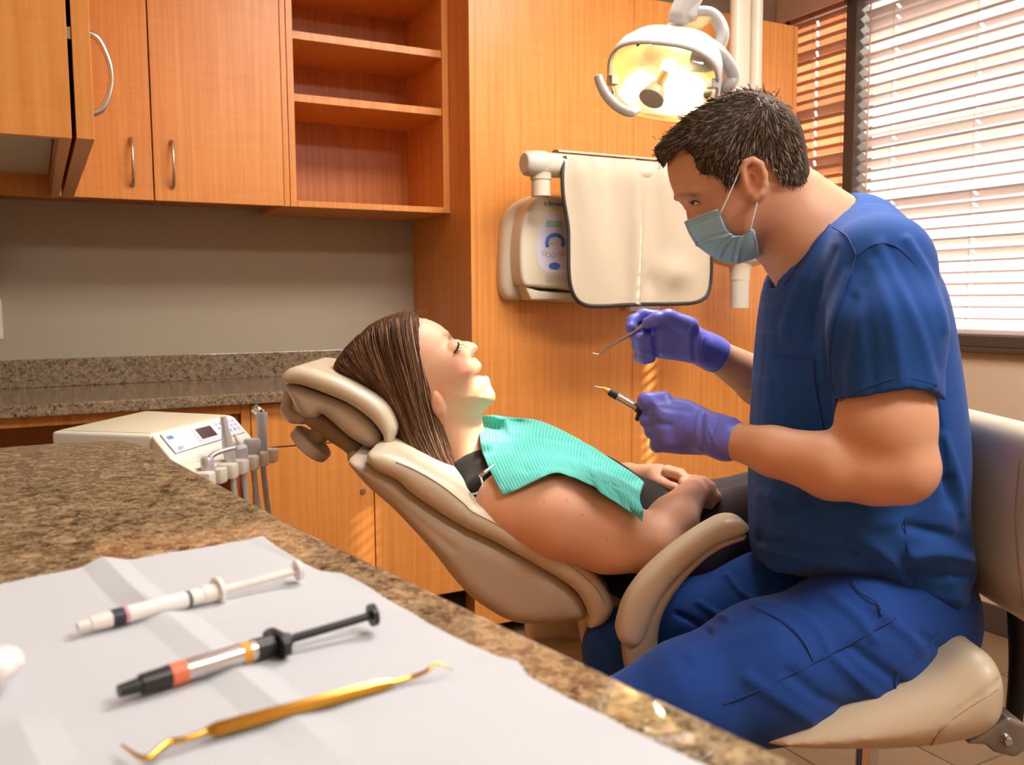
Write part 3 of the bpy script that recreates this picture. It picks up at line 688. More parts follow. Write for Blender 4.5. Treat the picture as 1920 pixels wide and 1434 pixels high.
lathe('cone', (q0[0], YM-.02, q2[2]), (q0[0], YM-.02, q1[2]), [(0, .0325), (1, .0325)], 'cream_shade', xr, n=24)
a_, b_ = on(1172, 577, 1, YP), on(1228, 579, 1, YP); box('wall_bracket', (a_[0], YP-.03, a_[2]-.012), (b_[0], YP+.001, a_[2]+.05), 'white_plastic', xr, .003)

# ================================================================ lead apron draped over the arm
plain('apron_cloth', (196, 179, 154), .6, sheen=.2, bump=.1, bscale=35)
plain('black_binding', (40, 38, 40), .55)
YQ = 2.405
AP = [(1070, 293), (1063, 305), (1059, 330), (1060, 365), (1065, 400), (1069, 430), (1069, 470), (1069, 510), (1073, 540), (1083, 561), (1100, 572), (1130, 574), (1180, 571), (1250, 570), (1295, 568), (1318, 559), (1328, 542), (1331, 515), (1331, 480), (1331, 440), (1330, 400), (1328, 360), (1324, 325), (1316, 300), (1240, 300), (1150, 296)]
pa = np.array([on(x, y, 1, YQ) for x, y in smoothline(np.array(AP, float), 5, True)])
apn = thing('lead_apron', 'cream lead apron with black binding hung over the x-ray arm', 'apron', (1.95, YQ, 1.15))
nu, nv = 130, 110
x0, x1, z0, z1 = pa[:, 0].min(), pa[:, 0].max(), pa[:, 2].min(), pa[:, 2].max()
gx, gz = np.linspace(x0-.004, x1+.004, nu), np.linspace(z0-.004, z1, nv); GX, GZ = np.meshgrid(gx, gz, indexing='ij')
sdm = polysd(pa[:, [0, 2]], GX, GZ)
def apron_y(x, z):
    u = (x-x0)/(x1-x0); h_ = (z-z0)/(z1-z0)
    y = YQ+.016*np.sin(u*23+2*h_)*np.clip(h_-.1, 0, 1)*1.2+.008*np.sin(u*11+1)*(1-h_)+.022*np.exp(-((u-.52-.05*h_)/.045)**2)*np.clip(1-h_*.8, 0, 1)-.024*np.exp(-((u-.45)/.045)**2)
    y = y+.014*np.exp(-((u-.62)/.05)**2)-.02*np.exp(-(((u-.74)/.12)**2+((h_-.22)/.1)**2))+.012*np.exp(-(((u-.6)/.05)**2+((h_-.16)/.09)**2))
    top = np.clip((h_-.80)/.20, 0, 1); return y+.055*(1-np.sqrt(np.clip(1-top**2, 0, 1)))
keep = sdm < .0005
ids = -np.ones(GX.shape, int); used = np.zeros(GX.shape, bool); cells = keep[:-1, :-1] & keep[1:, :-1] & keep[1:, 1:] & keep[:-1, 1:]
for di in (0, 1):
    for dj in (0, 1): used[di:nu-1+di, dj:nv-1+dj] |= cells
ids[used] = np.arange(used.sum()); ii, jj = np.nonzero(cells)
VV = np.stack([GX, apron_y(GX, GZ), GZ], -1)[used]; QQ = np.stack([ids[ii, jj], ids[ii+1, jj], ids[ii+1, jj+1], ids[ii, jj+1]], 1)
me = fastmesh('cloth', VV-world_off(apn), QQ); o = link('cloth', me, 'apron_cloth', apn, smooth=True)
md = o.modifiers.new('thick', 'SOLIDIFY'); md.thickness = .010; md.offset = -1
k0, k1 = 0, len(pa)-3*5-3
bl = [(p[0], apron_y(p[0], p[2])-.001, p[2]) for p in pa[:105]]
tube('binding', bl, .0065, 'black_binding', apn, n=8, k=1)
# back half of the apron behind the arm
box('back_flap', (x0+.10, YM+.045, z0+.10), (x1-.02, YM+.057, z1-.03), 'apron_cloth', apn, .003)
VT = [(x0+.012, x1-.012)]
v = []; f = []
for i, x in enumerate(np.linspace(x0+.012, x1-.008, 60)):
    for t_ in np.linspace(0, math.pi, 14): v.append((x, (YQ+.055+YM+.05)/2-(YM+.05-YQ-.055)/2*math.cos(t_), z1-.003+.010*math.sin(t_)))
for i in range(59):
    for j in range(13): f.append((i*14+j, i*14+j+1, i*14+15+j, i*14+14+j))
mesh('top_fold', v, f, 'apron_cloth', apn, smooth=True)

# ================================================================ operating lamp
plain('lamp_white', (200, 197, 194), .3)
plain('painted_glow_plastic', (255, 226, 160), .4)  # the lamp's warm glow painted as plain colour, gives no light
plain('reflector_gold', (255, 230, 190), .26, metal=1)
plain('bulb_cap', (206, 196, 188), .5)
emit('bulb_glow', (1, .82, .50, 1), 160)
clear('lamp_shield', (1, .97, .92, 1), gloss=.05)
DLm = 1.80
lm = thing('operating_lamp', 'white dental operating lamp switched on above the patient', 'lamp', W(1240, 140, DLm))
LC = W(1244, 147, DLm)
LT = W(912, 738, 1.60)                    # lights the mouth
ax_ = LT-LC; ax_ /= np.linalg.norm(ax_)
ax_ = ax_+np.array([-.05, -.30, .12]); ax_ /= np.linalg.norm(ax_)
sx = W(1340, 122, DLm)-W(1150, 165, DLm); sx -= ax_*(sx@ax_); sx /= np.linalg.norm(sx); sy = np.cross(ax_, sx); sy = sy if sy[2] > 0 else -sy
HWd, HHt = .109, .082
def lampring(k, z, n=40):
    an = np.linspace(0, 2*math.pi, n, endpoint=False)
    c_, s_ = np.cos(an), np.sin(an); e = .72
    return [LC+sx*HWd*k*np.sign(a)*abs(a)**e+sy*HHt*k*np.sign(b)*abs(b)**e*(1.0 if b > 0 else 1.0)+ax_*z for a, b in zip(c_, s_)]
def shell(name, rings, mat, parent, cap0=False, cap1=False):
    n = len(rings[0]); v = [p for r_ in rings for p in r_]; f = []
    for i in range(len(rings)-1):
        for j in range(n): f.append((i*n+j, i*n+(j+1) % n, (i+1)*n+(j+1) % n, (i+1)*n+j))
    if cap0: f.append(tuple(range(n-1, -1, -1)))
    if cap1: f.append(tuple(range((len(rings)-1)*n, len(rings)*n)))
    return mesh(name, v, f, mat, parent, smooth=True)
bd = shell('housing', [lampring(k, z) for k, z in ((.30, -.098), (.62, -.090), (.86, -.070), (1.0, -.035), (1.04, .0), (1.03, .012), (.985, .012), (.97, .0))], 'lamp_white', lm, cap0=True)
shell('reflector', [lampring(k, z) for k, z in ((.965, .004), (.90, -.03), (.74, -.058), (.48, -.076), (.15, -.082))], 'reflector_gold', lm, cap1=True)
shell('shield', [lampring(k, z) for k, z in ((.985, .010), (.96, .028), (.86, .042), (.5, .050))], 'lamp_shield', lm, cap1=True)
q0 = LC-ax_*.028+sy*.004
lathe('bulb', q0-ax_*.02, q0+ax_*.014, [(0, .010), (.3, .014), (.75, .014), (1, .007)], 'bulb_glow', lm, n=16)
lathe('bulb_shade', LC+ax_*.004-sy*.018-sx*.012, LC+ax_*.036-sy*.024-sx*.014, [(0, .016), (.3, .018), (.75, .024), (1, .0255)], 'bulb_cap', lm, n=28)
lathe('bulb_holder', q0+ax_*.012, LC+ax_*.012-sy*.016-sx*.012, [(0, .009), (1, .010)], 'reflector_gold', lm, n=14)
for s_ in (-1, 1): p = LC+sx*HWd*.93*s_+sy*.01*s_+ax_*.012; box('shield_clip', p-.009, p+.009, 'bulb_cap', lm, .002)
# the lamp's own beam: a spot at the bulb
sl = bpy.data.lights.new('lamp_beam', 'SPOT'); so_ = bpy.data.objects.new('lamp_beam', sl); COL.objects.link(so_); so_.parent = lm
bp_ = LC+ax_*.056; tv = Vector(LT-bp_); so_.location = Vector(bp_)-lm.location; so_.rotation_euler = tv.to_track_quat('-Z', 'Y').to_euler()
sl.energy = 110; sl.color = (1, .86, .66); sl.spot_size = math.radians(12); sl.spot_blend = .35; sl.shadow_soft_size = .05
# handles
lw = DLm-.06
tube('handle', [W(1193, 205, DLm-.02), W(1180, 210, lw), W(1158, 200, lw), W(1138, 180, lw), W(1126, 158, lw), W(1121, 142, lw)], [.0095, .0095, .0095, .0095, .0088, .0080], 'lamp_white', lm, n=14)
tube('handle', [W(1318, 174, DLm+.03), W(1345, 168, DLm+.02), W(1366, 160, DLm), W(1374, 146, DLm), W(1368, 125, DLm-.01), W(1350, 100, DLm-.02), W(1330, 84, DLm-.02), W(1324, 78, DLm-.02)], [.010, .011, .013, .0135, .0135, .0135, .0135, .011], 'lamp_white', lm, n=14)
q0 = W(1326, 116, DLm); lathe('pivot', q0-sx*.03, q0+sx*.022, [(0, .022), (.6, .02), (.8, .016), (1, .013)], 'lamp_white', lm, n=20)
# yoke: arched arm with underside panel coloured as if lit by the lamp, stem up to the ceiling
tube('yoke', [W(1212, 78, DLm), W(1245, 62, DLm), W(1270, 38, DLm), W(1300, 24, DLm), W(1330, 24, DLm), W(1348, 42, DLm), W(1354, 66, DLm), W(1346, 92, DLm), W(1332, 112, DLm)], [.012, .011, .012, .014, .015, .017, .018, .017, .015], 'lamp_white', lm, n=14, flat=.75)
F = Field(); F.slab(LP([(1222, 74), (1262, 46), (1300, 32), (1330, 30), (1340, 36), (1326, 44), (1318, 52), (1300, 60), (1285, 58), (1262, 66), (1240, 68)], DLm, 3), DLm+.004, .014, .006)
soft('yoke_panel', F, .0025, 'painted_glow_plastic', lm)
tube('stay', [W(1309, 52, DLm), W(1318, 84, DLm-.01)], .003, 'lamp_white', lm, n=8, k=1)
tube('stem', [W(1286, 38, DLm), W(1296, -30, DLm), W(1300, -160, DLm), W(1310, -300, DLm)], [.022, .022, .020, .020], 'lamp_white', lm, n=16)
F = Field(); F.cap(L(1276, 30, DLm), L(1300, -20, DLm), .024, .026); soft('stem_socket', F, .003, 'lamp_white', lm)
e_ = W(1310, -300, DLm); box('ceiling_track', (e_[0]-.4, e_[1]-.04, max(e_[2]-.01, ZC-.05)), (e_[0]+.4, e_[1]+.04, ZC-.001), 'lamp_white', lm, .004)
lathe('ceiling_drop', (e_[0], e_[1], e_[2]-.01), (e_[0], e_[1], ZC-.04), [(0, .02), (1, .02)], 'lamp_white', lm, n=16)
tube('brand_mark', [W(1194, 86, DLm-.075), W(1200, 82, DLm-.075)], .002, 'dark_metal', lm, n=6, k=1)

# ================================================================ delivery unit with handpieces
plain('unit_white', (236, 232, 220), .32)
plain('unit_tray', (222, 212, 184), .45)
plain('unit_keypad', (214, 220, 232), .4)
plain('screen_dark', (92, 66, 66), .2)
plain('hose_grey', (196, 194, 200), .5)
plain('handpiece_steel', (206, 204, 208), .28, metal=.35)
ZD = .93
PT = lambda x, y: on(x, y, 2, ZD)
dvx = PT(300, 800); du = thing('delivery_unit', 'white dental delivery unit with sloped control panel and tool holder', 'dental unit', (dvx[0], dvx[1], 0))
tA, tB, tC, tD = PT(96, 809), PT(273, 770), PT(437, 778), PT(283, 815)
def slabpoly(name, top, th, mat, parent, bev=.006):
    v = [tuple(p) for p in top]+[(p[0], p[1], p[2]-th) for p in top]; n = len(top)
    bm = bmesh.new(); vs = [bm.verts.new(p) for p in v]; bm.faces.new(vs[:n]); bm.faces.new(vs[n:][::-1])
    for i in range(n): bm.faces.new((vs[i], vs[n+i], vs[n+(i+1) % n], vs[(i+1) % n]))
    bmesh.ops.recalc_face_normals(bm, faces=bm.faces)
    if bev: bmesh.ops.bevel(bm, geom=bm.edges[:], offset=bev, segments=3, profile=.5, affect='EDGES')
    o = bm_obj(name, bm, mat, parent, smooth=True); o.data.set_sharp_from_angle(angle=math.radians(40)); return o
slabpoly('tray_body', [tA, tB, tC, tD], .045, 'unit_white', du)
cen = (tA+tB+tC+tD)/4; slabpoly('tray_mat', [cen+(p-cen)*.92+np.array([0, 0, .0015]) for p in (tA, tB, tC, tD)], .003, 'unit_tray', du, .0008)
# sloped console in front of the tray: from edge D-C down to E-F
slope = np.array([(tC-tD)[1], -(tC-tD)[0], 0]); slope /= np.linalg.norm(slope)
slope = slope if slope@np.array([1, -1, 0]) > 0 else -slope
def dropto(x, y, p0):     # point on pixel ray in the sloped plane
    nrm_ = np.cross(tC-tD, slope-np.array([0, 0, .62])); q_ = ray(x, y); return CAM+q_*(((p0-CAM)@nrm_)/(q_@nrm_))
eE, eF = dropto(325, 866, tD), dropto(472, 818, tD)
v = [tD, tC, eF, eE]; dn_ = np.array([0, 0, -.05]); 
bm = bmesh.new(); vs = [bm.verts.new(p) for p in v]+[bm.verts.new(p) for p in (tD+dn_*1.6, tC+dn_*1.6, eF+dn_*.45, eE+dn_*.45)]
for f_ in ((0, 1, 2, 3), (7, 6, 5, 4), (0, 4, 5, 1), (1, 5, 6, 2), (2, 6, 7, 3), (3, 7, 4, 0)): bm.faces.new([vs[i] for i in f_])
bmesh.ops.recalc_face_normals(bm, faces=bm.faces); bmesh.ops.bevel(bm, geom=bm.edges[:], offset=.005, segments=3, profile=.5, affect='EDGES')
o = bm_obj('console', bm, 'unit_white', du, smooth=True); o.data.set_sharp_from_angle(angle=math.radians(40))
pn = np.cross(tC-tD, eE-tD); pn /= np.linalg.norm(pn); pn = pn if pn[2] > 0 else -pn
def uv(u_, w_, lift=.0): return (tD*(1-u_)+tC*u_)*(1-w_)+(eE*(1-u_)+eF*u_)*w_+pn*lift
kp = mesh('keypad', [uv(.07, .10, .0012), uv(.95, .10, .0012), uv(.95, .80, .0012), uv(.07, .80, .0012)], [(0, 1, 2, 3)], 'unit_keypad', du)
kp.modifiers.new('t', 'SOLIDIFY').thickness = .002
def decal(name, u0, u1, w0, w1, mat, parent, lift=.0022):
    o = mesh(name, [uv(u0, w0, lift), uv(u1, w0, lift), uv(u1, w1, lift), uv(u0, w1, lift)], [(0, 1, 2, 3)], mat, parent); o.modifiers.new('t', 'SOLIDIFY').thickness = .001; return o
decal('display', .43, .62, .22, .62, 'screen_dark', kp)
plain('key_blue', (120, 160, 214), .5); plain('key_grey', (176, 186, 204), .5)
for (u_, w_, m_) in ((.13, .28, 'key_blue'), (.15, .70, 'key_blue')): decal('key', u_-.03, u_+.035, w_-.06, w_+.06, m_, kp)
for i in range(4): decal('key', .38+.0*i, .405, .22+.13*i, .27+.13*i, 'key_grey', kp)
for i in range(5):
    for j in range(3): decal('key', .68+.055*i, .705+.055*i, .20+.17*j, .29+.17*j, 'key_blue' if (i+j) % 3 else 'key_grey', kp)
# tool holder: a bar with slots
hA, hB = W(335, 882, 1.70), W(505, 840, 1.78); hz = ZD-.105
hA = eE+slope*.022+np.array([0, 0, -.016]); hB = eF+slope*.022+np.array([0, 0, -.016]); hd_ = (hB-hA); hl = np.linalg.norm(hd_); hd_ /= hl; ho = np.array([hd_[1], -hd_[0], 0]); ho = ho if ho@np.array([1, -1, 0]) > 0 else -ho
slabpoly('holder_shelf', [hA-ho*.03, hB-ho*.03, hB+ho*.01, hA+ho*.01], .018, 'unit_white', du, .004)
for i in range(7):
    s0 = hl*(i/7)+.004; s1 = s0+hl/7-.016
    P = [hA+hd_*s0+ho*.0095, hA+hd_*s1+ho*.0095, hA+hd_*s1+ho*.042, hA+hd_*s0+ho*.042]
    slabpoly('holder_finger', [p+np.array([0, 0, -.002]) for p in P], .028, 'unit_white', du, .004)
pz = PT(190, 792); lathe('support_post', (pz[0], pz[1], .0), (pz[0], pz[1], ZD-.04), [(0, .14), (.03, .14), (.04, .03), (1, .03)], 'unit_white', du, n=28)
def slotp(i, o_=.024, z=0): return hA+hd_*(hl*((i+1)/7)-.006)+ho*o_+np.array([0, 0, z])
def hose(p, par):
    p = np.array(p, float); return tube('hose', [p, p+np.array([.004, 0, -.06]), p+np.array([.010, -.006, -.16]), p+np.array([.0, .0, -.32]), p+np.array([-.08, .06, -.42]), p+np.array([-.14, .12, -.34])], .0055, 'hose_grey', par, n=8, k=5)
def handpiece(i, label, kind):
    p = slotp(i); t = thing('handpiece', label, 'handpiece', p, group='tools in the delivery unit holder')
    if kind == 'tall':
        lathe('body', p-np.array([0, 0, .02]), p+np.array([-.012, .0, .080]), [(0, .007), (.15, .0095), (.4, .0105), (.65, .0085), (.8, .0062), (.92, .0062), (1, .005)], 'handpiece_steel', t, n=18)
        hose(p-np.array([0, 0, .02]), t)
    elif kind == 'angled':
        lathe('body', p-np.array([0, 0, .03]), p+np.array([-.002, 0, .02]), [(0, .008), (.6, .0115), (.9, .0115), (1, .009)], 'handpiece_steel', t, n=18)
        tube('neck', [p+np.array([0, 0, .012]), p+np.array([.012, .004, .024]), p+np.array([.05, .016, .030])], [.006, .0045, .0035], 'handpiece_steel', t, n=10)
        hose(p-np.array([0, 0, .03]), t)
    elif kind == 'short':
        lathe('body', p-np.array([0, 0, .02]), p+np.array([-.006, 0, .022]), [(0, .009), (.5, .014), (.85, .015), (1, .010)], 'hose_grey', t, n=18)
        tube('tip', [p+np.array([-.006, 0, .02]), p+np.array([-.012, 0, .042])], .003, 'white_plastic', t, n=8, k=1); hose(p-np.array([0, 0, .02]), t)
    elif kind == 'round':
        lathe('body', p-np.array([0, 0, .02]), p+np.array([.0, 0, .026]), [(0, .010), (.5, .015), (.85, .0165), (1, .014)], 'hose_grey', t, n=20); hose(p-np.array([0, 0, .02]), t)
    else:
        lathe('body', p-np.array([0, 0, .03]), p+np.array([0, 0, .072]), [(0, .008), (.2, .0098), (.8, .0098), (.92, .0115), (1, .0115)], 'hose_grey', t, n=18)
        tube('button_head', [p+np.array([.004, 0, .066]), p+np.array([-.014, 0, .082])], [.010, .0085], 'chrome', t, n=14, k=1); hose(p-np.array([0, 0, .03]), t)
handpiece(0, 'angled steel handpiece lying over the holder next to the counter edge', 'angled')
handpiece(2, 'tall upright silver handpiece in front of the control panel', 'tall')
handpiece(3, 'short grey handpiece with a white tip in the tool holder', 'short')
handpiece(4, 'short grey handpiece with a flat round top in the tool holder', 'round')
handpiece(5, 'grey air-water syringe with chrome buttons at the far end of the tool holder', 'syringe')

# ================================================================ things on the peninsula
plain('paper_cloth', (194, 196, 201), .85, var=.015, vscale=5, bump=.08, bscale=30)
def paper(name, label, pts, lift, amp, seed):
    P = np.array([on(x, y, 2, ZN)[:2] for x, y in pts]); Q = smoothline(P, 6, True) if False else P
    lo, hi = Q.min(0), Q.max(0); n = 380; gx, gy = np.linspace(lo[0], hi[0], n), np.linspace(lo[1], hi[1], n); X, Y = np.meshgrid(gx, gy, indexing='ij')
    sdv = polysd(Q, X, Y); keep = sdv < 0; cells = keep[:-1, :-1] & keep[1:, :-1] & keep[1:, 1:] & keep[:-1, 1:]
    used = np.zeros(X.shape, bool)
    for a in (0, 1):
        for b in (0, 1): used[a:n-1+a, b:n-1+b] |= cells
    ids = -np.ones(X.shape, int); ids[used] = np.arange(used.sum()); r = np.random.default_rng(seed)
    Z = np.full(X.shape, ZN+lift)
    for crease in CREASES:
        A = on(*crease[0], 2, ZN)[:2]; B = on(*crease[1], 2, ZN)[:2]; e = (B-A)/np.linalg.norm(B-A); nn = np.array([-e[1], e[0]])
        dd = (X-A[0])*nn[0]+(Y-A[1])*nn[1]; tt = ((X-A[0])*e[0]+(Y-A[1])*e[1])/np.linalg.norm(B-A); m_ = np.exp(-((tt-.5)/.75)**6)
        Z += crease[2]*np.maximum(0, 1-np.abs(dd)/.016)*m_
    Z += amp*(np.exp(-(np.abs(sdv)/.012)**2)*np.sin(X*120+Y*90))*.4+np.clip(amp, 0, 1)*.3*np.sin(X*31+1)*np.sin(Y*27)
    Z = np.maximum(Z, ZN+.0008)
    ii, jj = np.nonzero(cells); q = np.stack([ids[ii, jj], ids[ii+1, jj], ids[ii+1, jj+1], ids[ii, jj+1]], 1)
    me = fastmesh(name, np.stack([X, Y, Z], -1)[used], q); o = link(name, me, 'paper_cloth', smooth=True); md = o.modifiers.new('t', 'SOLIDIFY'); md.thickness = .0005
    return tag(o, label, 'paper cloth')
CREASES = [((195, 1057), (275, 1140), .004), ((300, 1150), (520, 1330), .003), ((490, 1010), (900, 1160), .002), ((950, 1255), (700, 1320), .002), ((40, 1370), (70, 1434), .002)]
paper('paper_cloth', 'white folded paper cloth under the syringes on the granite counter', [(-60, 1106), (0, 1096), (100, 1078), (190, 1056), (235, 1052), (350, 1033), (492, 1009), (520, 1030), (556, 1050), (600, 1072), (640, 1078), (700, 1108), (745, 1137), (800, 1170), (870, 1204), (930, 1232), (972, 1248), (990, 1268), (1050, 1302), (1180, 1372), (1330, 1440), (1500, 1530), (1200, 1750), (-120, 1750)], .0012, .0012, 3)
plain('syringe_white', (238, 228, 220), .35); plain('label_white', (236, 232, 226), .5); plain('band_navy', (40, 40, 56), .5); plain('band_pink', (214, 150, 160), .5); plain('print_dark', (90, 92, 104), .6)
plain('syringe_black', (34, 32, 34), .35); plain('foil', (214, 206, 204), .2, metal=.9); plain('band_orange', (226, 120, 84), .5); plain('band_amber', (220, 158, 40), .5)
plain('gold', (222, 168, 74), .24, metal=1)
def onz(x, y, z): return on(x, y, 2, z)
# white syringe
r = .0052; zc = ZN+.0022+r
A, B = onz(145, 1176, zc), onz(412, 1108, zc); C_ = onz(562, 1068, zc+.003)
t = thing('syringe', 'white plastic syringe with a navy band lying on the paper cloth', 'syringe', A, group='syringes on the paper cloth')
ln = np.linalg.norm(B-A); ud = (B-A)/ln
def seg(name, a, b, ra, rb, mat, par, n=24): return lathe(name, A+(B-A)*a, A+(B-A)*b, [(0, ra), (1, rb)], mat, par, n)
seg('cap', 0, .08, .0030, .0036, 'syringe_white', t); seg('cap_collar', .08, .215, .0042, .0052, 'syringe_white', t)
seg('band', .215, .30, .0054, .0054, 'band_navy', t); seg('band', .30, .325, .0054, .0054, 'band_pink', t)
seg('barrel', .325, .86, .0054, .0054, 'label_white', t); seg('print_mark', .74, .77, .00545, .00545, 'print_dark', t); seg('barrel_end', .86, .97, .0060, .0064, 'syringe_white', t)
seg('flange', .97, 1.0, .0098, .0098, 'syringe_white', t)
lathe('plunger', B, C_-(C_-B)*.04, [(0, .0026), (1, .0026)], 'syringe_white', t); lathe('thumb_rest', C_-(C_-B)*.05, C_, [(0, .0072), (1, .0072)], 'syringe_white', t)
# black syringe
zc = ZN+.0022+.0056; A, B = onz(222, 1296, zc), onz(532, 1202, zc); C_ = onz(702, 1152, zc+.004)
t = thing('syringe', 'black capped composite syringe with orange and amber bands lying on the paper cloth', 'syringe', A, group='syringes on the paper cloth')
seg('cap_nose', 0, .12, .0032, .0040, 'syringe_black', t); seg('cap', .12, .28, .0052, .0058, 'syringe_black', t); seg('band', .28, .375, .0060, .0060, 'band_orange', t)
seg('barrel', .375, .71, .0058, .0058, 'foil', t); seg('band', .71, .765, .0060, .0060, 'band_amber', t); seg('band', .765, .80, .0059, .0059, 'foil', t); seg('grip', .80, .93, .0062, .0058, 'syringe_black', t)
pm = A+(B-A)*.955; ud = (B-A)/np.linalg.norm(B-A); pr = np.cross(ud, (0, 0, 1)); pr /= np.linalg.norm(pr); up_ = np.cross(pr, ud)
bm = bmesh.new(); vs = [bm.verts.new(pm+pr*a*.0125+up_*b*.0068+ud*c*.0022) for c in (-1, 1) for a, b in ((-1, -.5), (-.6, -.9), (.6, -.9), (1, -.5), (1, .5), (.6, 1), (-.6, 1), (-1, .5))]
bm.faces.new(vs[:8]); bm.faces.new(vs[8:][::-1])
for i in range(8): bm.faces.new((vs[i], vs[8+i], vs[8+(i+1) % 8], vs[(i+1) % 8]))
bmesh.ops.recalc_face_normals(bm, faces=bm.faces); bm_obj('flange', bm, 'syringe_black', t)
lathe('grip_end', A+(B-A)*.96, A+(B-A)*1.04, [(0, .0046), (1, .0042)], 'syringe_black', t)
lathe('plunger', B, C_-(C_-B)*.03, [(0, .0025), (1, .0025)], 'syringe_black', t); lathe('thumb_rest', C_-(C_-B)*.045, C_+(C_-B)*.01, [(0, .0068), (1, .0068)], 'syringe_black', t)
# gold hand instrument
zc = ZN+.0022+.0034; A, B = onz(385, 1372, zc), onz(735, 1280, zc)
t = thing('hand_instrument', 'gold double-ended dental hand instrument lying nearest the camera', 'dental instrument', A)
lathe('handle', A, B, [(0, .0020), (.03, .0030), (.06, .0036), (.5, .0036), (.9, .0036), (.95, .0030), (1, .0020)], 'gold', t, n=8)
tube('working_end', [A+(B-A)*.02, onz(345, 1386, zc), onz(318, 1392, zc), onz(300, 1404, zc), onz(284, 1417, zc), onz(268, 1421, zc), onz(250, 1412, zc), onz(228, 1396, zc)], [.0018, .0016, .0018, .0017, .0015, .0013, .0009, .0005], 'gold', t, n=8)
tube('working_end', [A+(B-A)*.98, onz(770, 1270, zc), onz(800, 1258, zc+.002), onz(812, 1246, zc+.004), onz(822, 1244, zc+.004), onz(838, 1250, zc+.002), onz(850, 1256, zc)], [.0018, .0014, .0012, .0010, .0008, .0006, .0003], 'gold', t, n=8)
# crumpled cotton roll at the left edge
p0 = L(14, 1240, .56); q_ = on(8, 1262, 2, ZN+.012); c_ = np.array([q_@R0, ZN+.012, q_@F0])
F = Field()
for i in range(9): F.ell(c_+np.array([rng.uniform(-.016, .006), rng.uniform(-.003, .004), rng.uniform(-.01, .01)]), (.008, .007, .008), k=.005)
plain('cotton', (236, 226, 224), .9, bump=.3, bscale=200)
o = soft('cotton_wad', F, .0016, 'cotton', None); tag(o, 'crumpled white cotton wad at the left edge of the paper cloth', 'cotton')

# ================================================================ people: shared materials and helpers
def tinted(name, rough=.5, sss=.12, scale=.004, spec=.4, bump=.0, bscale=300, aniso=0):
    mt, n, l, b = newmat(name)
    a = n.new('ShaderNodeVertexColor'); a.layer_name = 'tint'; l.new(a.outputs['Color'], b.inputs['Base Color'])
    b.inputs['Roughness'].default_value = rough; b.inputs['Specular IOR Level'].default_value = spec
    if sss:
        b.inputs['Subsurface Weight'].default_value = sss; b.inputs['Subsurface Radius'].default_value = (1, .4, .25); b.inputs['Subsurface Scale'].default_value = scale
    if bump:
        tc = n.new('ShaderNodeTexCoord'); t = n.new('ShaderNodeTexNoise'); t.inputs['Scale'].default_value = bscale; l.new(tc.outputs['Object'], t.inputs['Vector'])
        bp = n.new('ShaderNodeBump'); bp.inputs['Strength'].default_value = bump; bp.inputs['Distance'].default_value = .001; l.new(t.outputs['Fac'], bp.inputs['Height']); l.new(bp.outputs['Normal'], b.inputs['Normal'])
    return mt
tinted('skin', .45, .15, .004, .4, .12, 260)
tinted('hair_strands', .52, 0, spec=.25); tinted('hair_base', .8, 0, spec=.12)
def cloth(name, col, scale=900, rough=.8, sheen=.08, stripe=None, var=.06):
    mt, n, l, b = newmat(name); c = srgb(*col)
    b.inputs['Roughness'].default_value = rough; b.inputs['Sheen Weight'].default_value = sheen; b.inputs['Specular IOR Level'].default_value = .2
    tc = n.new('ShaderNodeTexCoord'); t = n.new('ShaderNodeTexNoise'); t.inputs['Scale'].default_value = 14; t.inputs['Detail'].default_value = 4; l.new(tc.outputs['Object'], t.inputs['Vector'])
    mx = n.new('ShaderNodeMix'); mx.data_type = 'RGBA'; l.new(t.outputs['Fac'], mx.inputs[0]); mx.inputs[6].default_value = tuple(v*(1-var) for v in c[:3])+(1,); mx.inputs[7].default_value = tuple(min(1, v*(1+var)) for v in c[:3])+(1,)
    l.new(mx.outputs[2], b.inputs['Base Color'])
    w = n.new('ShaderNodeTexNoise'); w.inputs['Scale'].default_value = scale; l.new(tc.outputs['Object'], w.inputs['Vector'])
    bp = n.new('ShaderNodeBump'); bp.inputs['Strength'].default_value = .12; bp.inputs['Distance'].default_value = .0006; l.new(w.outputs['Fac'], bp.inputs['Height']); l.new(bp.outputs['Normal'], b.inputs['Normal'])
    return mt
cloth('scrub_blue', (30, 76, 150)); cloth('trouser_blue', (28, 68, 146)); plain('scrub_seam', (24, 60, 128), .8)
cloth('black_cloth', (22, 20, 22)); cloth('charcoal_cloth', (64, 56, 60))
plain('glove_nitrile', (108, 114, 218), .38, spec=.5, bump=.15, bscale=120)
plain('mask_blue', (160, 206, 238), .75, bump=.1, bscale=400); plain('mask_edge', (186, 206, 220), .75); plain('mask_loop', (236, 232, 226), .7)
plain('lash_dark', (40, 26, 22), .6); plain('eye_white', (226, 216, 208), .2); plain('iris_dark', (60, 50, 48), .15)
plain('shoe_grey', (70, 70, 74), .6); plain('nail', (230, 186, 170), .3)
def bump_w(t, Wm, T): return Wm*np.sqrt(np.clip(1-(1-np.clip(t/T, 0, 1))**2, 0, 1))
def evalF(F, P):
    """field value at points (n,3) for fields made of caps and ellipsoids"""
    V = np.full(len(P), .5)
    for op, a, b, fn, k in F.ops:
        d = fn(P[:, 0], P[:, 1], P[:, 2]); V = smin(V, d, k) if op == 'u' else smax(V, -d if op == 's' else d, k)
    return V
def march(F, px, py, off, d0=1.1, d1=2.1):
    """horizontal depth where pixel rays meet the field grown by off (nearest approach where they miss)"""
    ds_ = np.linspace(d0, d1, 260); out = []
    for x, y in zip(px, py):
        q = ray(x, y); q = q/(q@F0); P = np.stack([ds_*(q@R0), CAM[2]+ds_*q[2], ds_], 1); v = evalF(F, P)-off
        h_ = np.nonzero(v < 0)[0]; out.append(ds_[h_[0]] if len(h_) else ds_[np.argmin(v)])
    return np.array(out)
